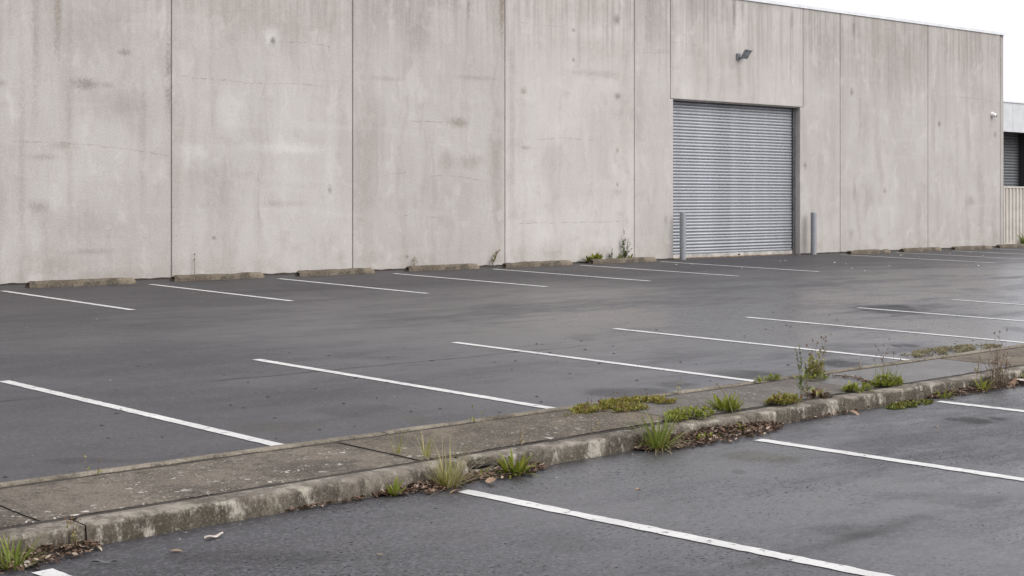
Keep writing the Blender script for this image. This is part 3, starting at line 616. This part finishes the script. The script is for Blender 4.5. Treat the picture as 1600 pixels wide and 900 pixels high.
M['seed'] = leaf_mat('brown_seed_head', (.15,.085,.05), (.27,.17,.10), None, 0, .15)
M['litter'] = leaf_mat('brown_leaf_litter', (.055,.030,.019), (.20,.125,.08), (.46,.36,.28), .12, .1)
M['dead_leaf'] = leaf_mat('dead_tan_leaf', (.30,.19,.12), (.40,.27,.18), None, 0, .15)

def blade(mb, base, az, L, wd, e0, droop, rnd, segs=6, shape='grass'):
    p = Vector(base); el = e0; pts = []; tw = rnd.uniform(-.5, .5)
    for i in range(segs+1):
        t = i/segs
        d = Vector((math.cos(az)*math.cos(el), math.sin(az)*math.cos(el), math.sin(el)))
        ww = wd*(1 - t)**.7 if shape == 'grass' else wd*(.25 + math.sin(math.pi*min(1, t*1.02))**.8*.9)*(1 if i < segs else .1)
        side = Vector((-math.sin(az + tw*t), math.cos(az + tw*t), .25*tw)) * ww*.5
        pts.append((p - side, p + side + Vector((0, 0, 0))))
        p = p + d*(L/segs); el -= droop/segs*(0.5 + t)
        az += rnd.uniform(-.08, .08)
    mb.grid([[a, b] for a, b in pts])
def tuft(mb, rnd, n, h, spread, wd, e=(50, 88), droop=(.3, 1.3), c=(0,0,0), shape='grass', az=None):
    for _ in range(n):
        a = rnd.uniform(0, 2*math.pi) if az is None else rnd.uniform(*az); r = spread*math.sqrt(rnd.random())
        blade(mb, (c[0] + math.cos(a)*r, c[1] + math.sin(a)*r, c[2] - .005), a + rnd.uniform(-.7, .7), h*rnd.uniform(.5, 1.1), wd*rnd.uniform(.7, 1.2), R(rnd.uniform(*e)), rnd.uniform(*droop), rnd, 6, shape)
def cover(mb, rnd, n, rx, ry, h, sz, ang=0, hump=True):
    for _ in range(n):
        a = rnd.uniform(0, 2*math.pi); r = math.sqrt(rnd.random()); x, y = rx*r*math.cos(a), ry*r*math.sin(a)
        if nz(x*7, y*9, rx*50) < -.04: continue
        X = x*math.cos(ang) - y*math.sin(ang); Y = x*math.sin(ang) + y*math.cos(ang)
        z = h*rnd.random()*((1 - r*r)*.8 + .25 if hump else 1)
        q = rnd.uniform(0, 6.28); L = sz*rnd.uniform(.5, 1.3); el = rnd.uniform(-.1, 1.1)
        d = Vector((math.cos(q)*math.cos(el), math.sin(q)*math.cos(el), math.sin(el)))*L; s_ = Vector((-math.sin(q), math.cos(q), rnd.uniform(-.3, .3)))*L*.28
        b = Vector((X, Y, z))
        mb.add([b, b + d*.5 + s_, b + d, b + d*.5 - s_], [(0, 1, 2, 3)])
def stalk(st, lv, sd, rnd, base, h, lean, az, leaves=10, leaf=.03, seeds=0, r=.0022, br=0):
    pts = []; p = Vector(base)
    for i in range(8):
        t = i/7; pts.append(p.copy()); a = lean*(.3 + t)
        p = p + Vector((math.cos(az)*math.sin(a), math.sin(az)*math.sin(a), math.cos(a)))*(h/7) + Vector((rnd.uniform(-1,1), rnd.uniform(-1,1), 0))*h*.008
    st.tube(pts, [r*(1 - .7*i/7) for i in range(8)], 4)
    if lv is not None:
        for k in range(leaves):
            t = rnd.uniform(.08, .95)**.8; i = min(6, int(t*7)); q = pts[i].lerp(pts[i+1], t*7 - i)
            blade(lv, q, rnd.uniform(0, 6.28), leaf*(1.3 - t)*rnd.uniform(.6, 1.3), leaf*.30, R(rnd.uniform(15, 65)), rnd.uniform(.2, 1), rnd, 4, 'leaf')
    tips = [pts[-1]]
    for k in range(br):
        t = rnd.uniform(.55, .92); i = min(6, int(t*7)); q = pts[i]
        a = rnd.uniform(0, 6.28); e = q + Vector((math.cos(a)*.35, math.sin(a)*.35, .9))*h*rnd.uniform(.14, .28)
        st.tube([q, q.lerp(e, .5) + Vector((0,0,-.004)), e], r*.6, 3); tips.append(e)
    if sd is not None:
        for e in tips:
            for k in range(seeds):
                c = Vector(e) + Vector((rnd.gauss(0, .004), rnd.gauss(0, .004), -rnd.random()*.02)); s_ = rnd.uniform(.003, .0055)
                sd.add([c + Vector(v)*s_ for v in ((1,0,0),(-1,0,0),(0,1,0),(0,-1,0),(0,0,1.8),(0,0,-1.8))], [(0,2,4),(2,1,4),(1,3,4),(3,0,4),(2,0,5),(1,2,5),(3,1,5),(0,3,5)])
def plant(name, x, y, z, label, parts, cat='weed', group=None):
    e = tag(empty(name, (x, y, z)), label, cat, group)
    for pn, mb, mat in parts:
        if mb.v:
            o = mb.build(pn, M[mat], e, pn == 'stem')
            if len(mb.f) > 18: o['kind'] = 'stuff'       # too small to pick apart
    return e
def T(*a, **k): mb = MB(); tuft(mb, *a, **k); return mb
rn = random.Random(5)
K = kerb_y
# --- gutter side (near car park level)
mb = T(rn, 85, .19, .06, .010, e=(25, 85)); d = T(rn, 12, .15, .05, .006, e=(20, 60))
plant('grass_tuft', 3.12, 6.72, zn(6.72), 'bright green grass tuft in leaf litter at the kerb end beside worn paint', [('blades', mb, 'grass'), ('dry_blades', d, 'dry_grass')], 'grass')
s_, l_, q_ = MB(), MB(), MB()
for k in range(7): stalk(s_, l_, q_, rn, (rn.uniform(-.03,.03), rn.uniform(-.02,.02), 0), rn.uniform(.10, .19), rn.uniform(.1, .5), rn.uniform(0, 6.3), 5, .03, 2)
plant('weed', 3.47, K(3.47) - .02, zn(6.8), 'thin brownish weed leaning on the kerb near its open joint', [('stem', s_, 'dry_stem'), ('leaves', l_, 'yellow_grass'), ('seed_heads', q_, 'seed')])
mb = T(rn, 18, .13, .02, .013, e=(25,85), shape='leaf')
plant('weed', 5.47, K(5.47) - .05, zn(6.8), 'small bright green sprout alone at the foot of the kerb', [('leaves', mb, 'broad')])
mb = T(rn, 150, .16, .06, .008, e=(35, 88)); d = T(rn, 75, .40, .06, .0065, e=(10, 75), droop=(.2, .9)); y_ = T(rn, 46, .30, .04, .0065, e=(55, 88), droop=(.1, .6))
plant('grass_tuft', 5.88, K(5.88) - .06, zn(6.8), 'large yellow green grass tuft with long straw blades spilling over the kerb', [('blades', mb, 'yellow_grass'), ('dry_blades', d, 'dry_grass'), ('tall_blades', y_, 'yellow_grass')], 'grass')
for X, Y, n in ((5.93, 7.36, 7), (5.98, 7.14, 12)):
    plant('grass_tuft', X, Y, zt(Y) - .01, 'sparse pale straw grass rising from the %s of the slab joint' % ('middle' if n == 7 else 'kerb end'), [('blades', T(rn, n*2, .21, .02, .0055, e=(55, 88), droop=(.1, .8)), 'yellow_grass')], 'grass')
mb = T(rn, 60, .17, .06, .020, e=(15, 85), shape='leaf')
plant('weed', 6.44, K(6.44) - .05, zn(6.8), 'leafy bright green weed in the gutter beside the broken kerb', [('leaves', mb, 'broad')])
plant('weed', 6.20, K(6.20) - .02, zn(6.8), 'tiny green sprig in the broken kerb joint', [('leaves', T(rn, 9, .09, .015, .014, shape='leaf'), 'broad')])
mb = T(rn, 120, .34, .06, .011, e=(25, 85), droop=(.3, 1.3)); d = T(rn, 110, .22, .07, .008, e=(-5, 50), droop=(.8, 2.4))
s_, q_ = MB(), MB(); stalk(s_, None, q_, rn, (-.02, .02, .05), .32, 1.0, R(150), 0, .0, 10, .003)
plant('grass_tuft', 7.80, K(7.80) - .07, zn(6.8), 'arching green grass tuft with curled dead leaves at its base against the kerb', [('blades', mb, 'grass'), ('dry_blades', d, 'dry_grass'), ('stem', s_, 'dry_stem'), ('seed_heads', q_, 'seed')], 'grass')
mb = MB(); cover(mb, rn, 150, .18, .05, .06, .035, .1)
plant('weed', 8.35, K(8.35) - .06, zn(6.8), 'creeping green weed sprawling over the brown leaf heap', [('leaves', mb, 'broad')])
mb = T(rn, 26, .09, .03, .014, e=(20, 85), shape='leaf')
plant('weed', 8.75, K(8.75) - .05, zn(6.8), 'small leafy weed rising from the brown leaf heap by the kerb', [('leaves', mb, 'broad')])
mb = MB(); cover(mb, rn, 5200, .40, .12, .020, .018, .02)
plant('moss_patch', 10.95, K(10.95) - .07, zn(6.8), 'flat olive moss patch on the asphalt at the foot of the kerb', [('foliage', mb, 'moss')], 'moss')
plant('weed', 11.6, K(11.6) - .05, zn(6.8), 'low green weed in leaves beside the dark kerb notch', [('leaves', T(rn, 26, .12, .05, .014, e=(20, 80), shape='leaf'), 'broad')])
s_, l_, q_ = MB(), MB(), MB()
for k in range(46): stalk(s_, l_, q_, rn, (rn.gauss(0, .09), rn.gauss(0, .035), 0), rn.uniform(.16, .44), rn.uniform(.05, .5), rn.uniform(0, 6.3), 3, .035, 1, .0026, 1)
for k in range(3): stalk(s_, None, q_, rn, (rn.gauss(0, .04), rn.gauss(0, .02), 0), rn.uniform(.50, .58), rn.uniform(.02, .12), rn.uniform(0, 6.3), 0, .0, 7, .0024, 0)
plant('weed', 12.53, K(12.53) - .05, zn(7), 'tall dead brown weed with bare twiggy stems at the kerb', [('stem', s_, 'dry_stem'), ('leaves', l_, 'dry_grass'), ('seed_heads', q_, 'seed')])
plant('weed', 12.25, K(12.25) - .06, zn(7), 'bright green tuft beside the dead brown twiggy weed', [('leaves', T(rn, 36, .14, .04, .013, e=(40, 85), shape='leaf'), 'broad')])
plant('weed', 13.12, K(13.1) - .06, zn(7), 'green leafy sprout in the gutter past the pale scrap', [('leaves', T(rn, 24, .15, .03, .016, e=(45, 85), shape='leaf'), 'broad')])
# --- on the median
mb = MB(); cover(mb, rn, 5600, .55, .24, .042, .026, .02); cover(mb, rn, 500, .75, .09, .03, .022, .12)
s_, q_ = MB(), MB()
for k in range(16): stalk(s_, None, q_, rn, (rn.uniform(-.35,.4), rn.uniform(-.05,.14), .02), rn.uniform(.05, .11), rn.uniform(0, .4), rn.uniform(0, 6.3), 0, 0, 2, .0012)
plant('ground_cover', 8.50, 7.80, zt(7.8), 'wide ochre green ground cover mat over the edging and slab joint', [('foliage', mb, 'cover'), ('stem', s_, 'dry_stem'), ('seed_heads', q_, 'seed')], 'ground cover')
mb = MB(); cover(mb, rn, 1100, .28, .12, .07, .034, .0)
plant('ground_cover', 8.47, 7.13, zt(7.1), 'low bright green mat weed on the kerb seam', [('foliage', mb, 'broad')], 'ground cover')
mb = T(rn, 110, .14, .09, .016, e=(25, 88), shape='leaf'); s_, q_ = MB(), MB(); stalk(s_, None, q_, rn, (-.09, -.14, -.05), .30, .62, R(140), 0, 0, 3, .006)
plant('weed', 8.98, 7.20, zt(7.2), 'bright green leafy clump on the kerb with one thick leaning stalk', [('leaves', mb, 'broad'), ('stem', s_, 'stem'), ('seed_heads', q_, 'seed')])
mb = MB(); cover(mb, rn, 700, .20, .08, .07, .035, .0); mb2 = T(rn, 20, .09, .10, .012, shape='leaf')
plant('ground_cover', 9.58, 7.12, zt(7.1), 'yellowish low clump on the kerb top below the tall stalked weed', [('foliage', mb, 'cover'), ('leaves', mb2, 'yellow_grass')], 'ground cover')
s_, l_, q_ = MB(), MB(), MB()
for k, (hh, az) in enumerate(((.42, 2.9), (.43, 2.0), (.30, 3.4))): stalk(s_, l_, q_, rn, (-.05 + .06*k, rn.gauss(0, .012), 0), hh, .22 - .16*(k == 1), az, 40, .042, 2, .0035)
plant('weed', 9.90, 7.18, zt(7.2), 'tall grey green weed with two leafy upright stalks on the kerb', [('stem', s_, 'stem'), ('leaves', l_, 'dark_leaf'), ('seed_heads', q_, 'yellow_grass')])
mb = T(rn, 60, .13, .06, .022, e=(0, 60), droop=(.5, 2.2), shape='leaf'); mb2 = T(rn, 16, .10, .06, .016, e=(10, 70), shape='leaf')
plant('weed', 10.12, 7.20, zt(7.2), 'withered brown leafy weed hanging over the kerb with yellow shoots', [('dead_leaves', mb, 'litter'), ('leaves', mb2, 'yellow_grass')])
mb = MB(); cover(mb, rn, 420, .26, .05, .05, .03, .0)
plant('ground_cover', 10.55, 7.99, zt(8), 'low green creeper along the edging strip', [('foliage', mb, 'broad')], 'ground cover')
s_, l_, q_ = MB(), MB(), MB()
for k in range(15): stalk(s_, l_, q_, rn, (rn.gauss(0, .05), rn.gauss(0, .04), 0), rn.uniform(.12, .30), rn.uniform(.05, .45), rn.uniform(0, 6.3), 12, .065, 0, .003)
for k in range(7): stalk(s_, None, q_, rn, (rn.gauss(0, .05), rn.gauss(0, .04), 0), rn.uniform(.26, .38), rn.uniform(.02, .3), rn.uniform(0, 6.3), 0, 0, 7, .0018, 1)
mb = MB(); cover(mb, rn, 420, .26, .12, .05, .035, .0)
plant('weed', 11.02, 7.84, zt(7.8), 'bushy yellow green weed with brown seed heads on thin stems', [('stem', s_, 'stem'), ('leaves', l_, 'yellow_grass'), ('foliage', mb, 'broad'), ('seed_heads', q_, 'seed')])
mb = MB(); cover(mb, rn, 520, .15, .08, .06, .04, .0); mb2 = T(rn, 30, .10, .10, .016, e=(15, 75), shape='leaf')
plant('weed', 10.66, 7.18, zt(7.2), 'low spreading green weed on the kerb edge between slab joint and taller clump', [('foliage', mb, 'broad'), ('leaves', mb2, 'broad')])
mb = MB(); cover(mb, rn, 700, .19, .10, .09, .04, .0); mb2 = T(rn, 34, .24, .08, .009, e=(50, 85)); s_, q_ = MB(), MB()
for k in range(7): stalk(s_, None, q_, rn, (rn.gauss(0, .10), rn.gauss(0, .06), 0), rn.uniform(.2, .36), rn.uniform(.05, .45), rn.uniform(0, 6.3), 0, 0, 3, .0016, 1)
plant('weed', 11.14, 7.20, zt(7.2), 'dense green clump with grass blades and thin brown stalks on the wet slab', [('foliage', mb, 'broad'), ('blades', mb2, 'grass'), ('stem', s_, 'dry_stem'), ('seed_heads', q_, 'seed')])
for k, (X, side, lb) in enumerate((
    (4.2, 0, 'thin straggly sprig in the edging seam beside the lichen spotted slab'), (7.1, 0, 'green sprig in the edging seam short of the ochre ground cover'),
    (7.45, 1, 'short dry sprig in the kerb seam before the arching grass tuft'), (9.35, 0, 'straggly sprig in the edging seam just past the ochre ground cover'),
    (9.9, 1, 'thin green sprig in the kerb seam among the tall grey green stalks'), (11.9, 0, 'dry sprig in the edging seam beside the wet grey slab'),
    (12.6, 1, 'thin sprig in the kerb seam behind the dead twiggy weed'), (13.4, 0, 'green sprig in the edging seam before the flat grey green mat weed'),
    (6.75, 1, 'small dry sprig in the kerb seam behind the leafy gutter weed'))):
    Y = strip_y(X) - .10 if side == 0 else K(X) + .20
    s_, l_, q_ = MB(), MB(), MB()
    for j in range(rn.randint(3, 6)): stalk(s_, l_, q_, rn, (rn.gauss(0, .025), rn.gauss(0, .008), -.01), rn.uniform(.05, .17), rn.uniform(.05, .7), rn.uniform(0, 6.3), 3, .035, 1, .0015)
    plant('weed', X, Y, zt(Y) - .01, lb, [('stem', s_, 'dry_stem'), ('leaves', l_, ('yellow_grass', 'broad', 'dry_grass')[k % 3]), ('seed_heads', q_, 'seed')], 'weed', 'sprigs in the median seams')
# --- far car park and wall foot
mb = MB(); cover(mb, rn, 5600, .90, .22, .028, .024, -.02)
plant('ground_cover', 14.15, 8.36, zf(8.36), 'flat grey green mat weed on the asphalt beyond the edging strip', [('foliage', mb, 'grey_cover')], 'ground cover')
def wy(x): return wall_y(x) - .07
s_, l_, q_ = MB(), MB(), MB(); stalk(s_, l_, q_, rn, (0, 0, 0), .42, .85, 0.1, 30, .09, 2, .007); stalk(s_, l_, q_, rn, (.03, 0, 0), .18, .6, 2.8, 10, .07, 0, .005)
plant('weed', 20.42, wy(20.42), zf(22.4), 'drooping yellow weed bent over against the wall joint between two wheel stops', [('stem', s_, 'stem'), ('leaves', l_, 'cover')])
s_, l_, q_ = MB(), MB(), MB()
for k in range(5): stalk(s_, l_, None, rn, (rn.gauss(0, .03), 0, 0), rn.uniform(.15, .30), .25, rn.uniform(0, 6.3), 4, .06, 0, .003)
plant('weed', 18.45, wy(18.45), zf(22.4), 'tiny faint weed peeking over a mossy wheel stop', [('stem', s_, 'dry_stem'), ('leaves', l_, 'grey_cover')])
s_, q_ = MB(), MB(); stalk(s_, None, q_, rn, (0, 0, 0), .42, .08, 1.0, 0, 0, 24, .005, 1)
plant('weed', 13.70, wy(13.70), zf(22.5), 'single dry brown stalk standing behind a wheel stop', [('stem', s_, 'dry_stem'), ('seed_heads', q_, 'seed')])
mb = T(rn, 70, .28, .10, .05, e=(25, 80), droop=(.3, 1.2), shape='leaf')
plant('weed', 23.18, wy(23.18) - .10, zf(22.2), 'bright green leafy rosette at the wall by the end of a pale wheel stop', [('leaves', mb, 'broad')])
s_, l_, q_ = MB(), MB(), MB()
for k, (hh, ln, az) in enumerate(((.80, .05, 0), (.64, .30, 3.1), (.62, .25, 5.6), (.50, .55, 5.7), (.44, .5, 2.8), (.58, .12, 5), (.40, .8, 5.8), (.34, .6, 3))):
    stalk(s_, l_, q_, rn, (rn.gauss(0, .08), 0, 0), hh*.88, ln, az, 20, .075, 2, .005, 1)
mb = T(rn, 60, .20, .14, .045, e=(25, 80), shape='leaf')
plant('weed', 24.25, wy(24.25), zf(22.2), 'tall branching dark green weed against the wall behind the pale wheel stop', [('stem', s_, 'stem'), ('leaves', l_, 'dark_leaf'), ('basal_leaves', mb, 'broad'), ('seed_heads', q_, 'seed')])
s_, l_, q_ = MB(), MB(), MB()
for k in range(4): stalk(s_, l_, q_, rn, (rn.gauss(0, .05), 0, 0), rn.uniform(.15, .32), .2, rn.uniform(0, 6.3), 14, .06, 1, .004)
plant('weed', 23.75, wy(23.75), zf(22.2), 'small dark weed between the green rosette and the tall branching weed', [('stem', s_, 'stem'), ('leaves', l_, 'dark_leaf')])
mb = T(rn, 110, .45, .22, .035, e=(45, 88))
plant('grass_tuft', 41.15, 21.8, zf(21.8), 'green grass clump growing at the foot of the beige fence', [('blades', mb, 'grass')], 'grass')

# ================================================================ leaf litter, loose leaves, grit
def litter_leaf(mb, c, L, rnd, flat=.5):
    q = rnd.uniform(0, 6.28); pitch = rnd.uniform(-flat, flat); roll = rnd.uniform(-flat, flat)
    rot = Matrix.Rotation(q, 3, 'Z') @ Matrix.Rotation(pitch, 3, 'Y') @ Matrix.Rotation(roll, 3, 'X'); wdt = rnd.uniform(.15, .30)*L; cu = rnd.uniform(-.25, .45)*L
    rows = []
    for i in range(6):
        t = i/5; ww = wdt*math.sin(math.pi*(.06 + .88*t))**.8; zc = cu*(4*(t-.5)**2)*.5
        rows.append([Vector(c) + rot @ Vector(((t-.5)*L, s*ww, zc + abs(s)*ww*.5)) for s in (-1, 0, 1)])
    mb.grid(rows)
def litter(x0, x1, dmax, n, label, hump=.03):
    rnd = random.Random(int(x0*100)); mb = MB(); soil = MB(); rows = []
    m = 24
    for i in range(m+1):
        x = x0 + (x1-x0)*i/m; e = math.sin(math.pi*i/m)**.5; row = []
        for j in range(7):
            t = j/6; y = K(x) + .02 - dmax*e*t*(.75 + .35*nz(x*6, 2)); row.append((x, y, zn(y) - .004 + hump*e*(1-t)**1.2*(.8 + .5*nz(x*9, y*9))))
        rows.append(row)
    e_ = empty('leaf_litter', ((x0+x1)/2, K((x0+x1)/2) - .05, zn(6.8))); e_['kind'] = 'stuff'; e_['label'] = label; e_['category'] = 'leaf litter'
    soil.grid(rows); child(soil.build('soil', M['soil'], None, True), e_)
    for _ in range(int(n*2.0)):
        t = rnd.random(); e = math.sin(math.pi*t)**.4; x = x0 + (x1-x0)*t; u = rnd.random()**1.4; y = K(x) + .01 - dmax*e*u*rnd.uniform(.7, 1.15)
        litter_leaf(mb, (x, y, zn(y) + .012 + hump*e*(1-u)*rnd.uniform(.6, 1.3)), rnd.uniform(.012, .046), rnd)
    child(mb.build('leaves', M['litter'], None), e_)
litter(2.6, 3.62, .24, 260, 'brown leaf litter at the kerb end around the grass tuft')
litter(4.75, 5.6, .05, 60, 'thin trail of leaf bits along the kerb foot', .006)
litter(5.38, 6.15, .15, 230, 'brown leaf litter under the straw coloured grass tuft', .022)
litter(6.0, 6.75, .15, 190, 'leaf litter in front of the broken kerb joint', .03)
litter(7.65, 9.25, .24, 720, 'thick heap of brown leaf litter along the kerb', .05)
litter(11.40, 14.2, .16, 560, 'leaf litter in the gutter around the dead twiggy weed', .03)
litter(9.3, 11.3, .05, 60, 'sparse leaf bits along the kerb past the thick leaf heap', .006)
jl = MB(); rj = random.Random(3)                                   # leaves caught in the open slab joint
for _ in range(170):
    t = rj.random(); y = 7.22 + .62*t; x = 10.86 + .42*(t if t < .7 else .7) + rj.gauss(0, .025) if False else 10.90 + .38*math.sin(t*2.2) + rj.gauss(0, .03)
    litter_leaf(jl, (x, y, zt(y) + .006 + rj.random()*.012), rj.uniform(.015, .04), rj, .4)
o = jl.build('leaf_litter', M['litter']); o['kind'] = 'stuff'; o['label'] = 'dark leaves caught on the slab behind the green clump'; o['category'] = 'leaf litter'
def loose(x, y, z, L, mat, label, name='dead_leaf', cat='leaf', seed=1, flat=.25):
    mb = MB(); litter_leaf(mb, (0, 0, L*.10), L, random.Random(seed), flat)
    o = mb.build(name, M[mat], None, True); o.location = (x, y, z); tag(o, label, cat)
    return o
M['pale_bark'] = plain('pale_grey_bark', (.46,.40,.35), .8, 0, .2, 20)
loose(10.20, 6.90, zn(6.9), .13, 'dead_leaf', 'large tan dead leaf curled on the asphalt below the kerb', seed=4)
loose(5.66, 6.72, zn(6.72), .10, 'dead_leaf', 'pinkish tan dead leaf beside the straw grass tuft', seed=8, flat=.5)
loose(5.80, 6.66, zn(6.66), .09, 'dead_leaf', 'curled dead leaf touching the yellow grass tuft', seed=12, flat=.5)
loose(6.12, 6.70, zn(6.70), .11, 'dead_leaf', 'pale curled leaf in front of the broken kerb', seed=5)
loose(10.14, 6.12, zn(6.12), .045, 'dead_leaf', 'small rusty leaf alone on the asphalt', seed=6)
loose(4.55, 5.78, zn(5.78), .04, 'dead_leaf', 'small orange leaf alone near the white parking line', seed=7)
loose(6.69, 6.03, zn(6.03), .035, 'dead_leaf', 'tiny orange leaf on bare asphalt between white lines', seed=9)
loose(12.95, 6.90, zn(6.9), .22, 'pale_bark', 'pale grey scrap of bark by the kerb', 'bark_scrap', 'bark', 3)
loose(12.75, 6.92, zn(6.9), .15, 'dead_leaf', 'tan leaf lying beside the pale bark scrap', seed=15, flat=.6)
loose(3.19, 6.66, zn(6.66), .11, 'pale_bark', 'pale dead leaf beside the worn end of a parking line', seed=14)
loose(3.84, 6.47, zn(6.47), .06, 'dead_leaf', 'small tan leaf on asphalt near the pale bark strip', seed=16)
def strip(name, x, y, L, wd, ang, mat, label, cat):
    mb = MB(); rows = []
    for i in range(9):
        t = i/8 - .5; rows.append([(t*L, -wd/2*(1 - abs(t)*1.3) + .004*nz(i*2.2, L*30), .012 + .006*math.sin(i)), (t*L, .003*nz(i*3.1, 5), .019 + .005*math.sin(i)), (t*L, wd/2*(1 - abs(t)*1.1) + .004*nz(i*1.7, L*20), .008)])
    mb.grid(rows); o = mb.build(name, M[mat], None, True); o.location = (x, y, zn(y)); o.rotation_euler = (0, 0, ang); return tag(o, label, cat)
strip('bark_strip', 4.13, 6.60, .125, .03, R(10), 'pale_bark', 'pale narrow strip of bark lying on the asphalt near the kerb', 'bark')
strip('twig', 3.47, 6.50, .12, .012, R(-40), 'guide', 'black twig on the asphalt near the kerb end', 'twig')
strip('bark_strip', 8.62, 6.84, .10, .025, R(-25), 'pale_bark', 'pale chip of bark at the edge of the thick leaf heap', 'bark')
def grit(name, n, seed, xr, yr, zfun, sz, mat, label, dens=None):
    rnd = random.Random(seed); mb = MB()
    for _ in range(n):
        x = rnd.uniform(*xr); y = yr(rnd, x); s_ = rnd.uniform(*sz); a = rnd.uniform(0, 6.28); f = rnd.uniform(.25, .5)
        vs = [(x + s_*rnd.uniform(.7,1.2)*math.cos(a + k*1.257), y + s_*rnd.uniform(.5, 1)*math.sin(a + k*1.257), zfun(y) + .001) for k in range(5)] + [(x, y, zfun(y) + s_*f)]
        mb.add(vs, [(0,1,5),(1,2,5),(2,3,5),(3,4,5),(4,0,5)])
    o = mb.build(name, M[mat]); o['kind'] = 'stuff'; o['label'] = label; o['category'] = 'grit'
M['pebble'] = leaf_mat('pale_grit', (.40,.37,.33), (.66,.63,.58), (.16,.13,.10), .25, .0)
M['dark_grit'] = leaf_mat('dark_grit', (.012,.011,.010), (.035,.028,.024), None, 0, .0)
grit('grit', 130, 2, (3, 14), lambda r, x: K(x) - abs(r.gauss(0, .35)) - .02, zn, (.002, .008), 'pebble', 'pale grit scattered near the kerb foot')
grit('grit', 260, 3, (4, 36), lambda r, x: r.uniform(8.3, 21.5), zf, (.004, .012), 'pebble', 'pale grit scattered over the far car park')
grit('grit', 40, 4, (24, 36), lambda r, x: r.uniform(16.5, 21), zf, (.012, .035), 'pebble', 'pale crumbs of concrete before the roller door')
grit('grit', 130, 5, (3, 17), lambda r, x: r.uniform(8.2, 12.5), zf, (.008, .026), 'dark_grit', 'dark tar crumbs on the far car park')
grit('grit', 170, 6, (3, 13), lambda r, x: r.uniform(2.5, 6.7), zn, (.004, .011), 'dark_grit', 'dark tar crumbs on the near car park')
# weedy soil seam where asphalt meets wall
sm_ = MB(); rows = []
for i in range(900):
    x = -5 + i*.05; y = wall_y(x); rows.append([(x, y + .01, zf(y) + .030 + .022*nz(x*5, 2)), (x, y - .02, zf(y) + .018 + .016*nz(x*6, 5)), (x, y - .05 - .02*nz(x*4, 9), zf(y) + .001)])
rows = [r for r in rows if not 25.86 < r[0][0] < 30.45]
a = [r for r in rows if r[0][0] <= 25.9]; b = [r for r in rows if r[0][0] > 26 and r[0][0] < 39.85]
sm_.grid(a); sm_.grid(b); o = sm_.build('wall_foot_soil', M['soil'], None, True); o['kind'] = 'stuff'; o['label'] = 'dark dirt seam along the foot of the warehouse wall'; o['category'] = 'dirt'

# ---------------------------------------------------------------- render
scene.render.engine = 'CYCLES'
scene.render.resolution_x = 1024; scene.render.resolution_y = 576
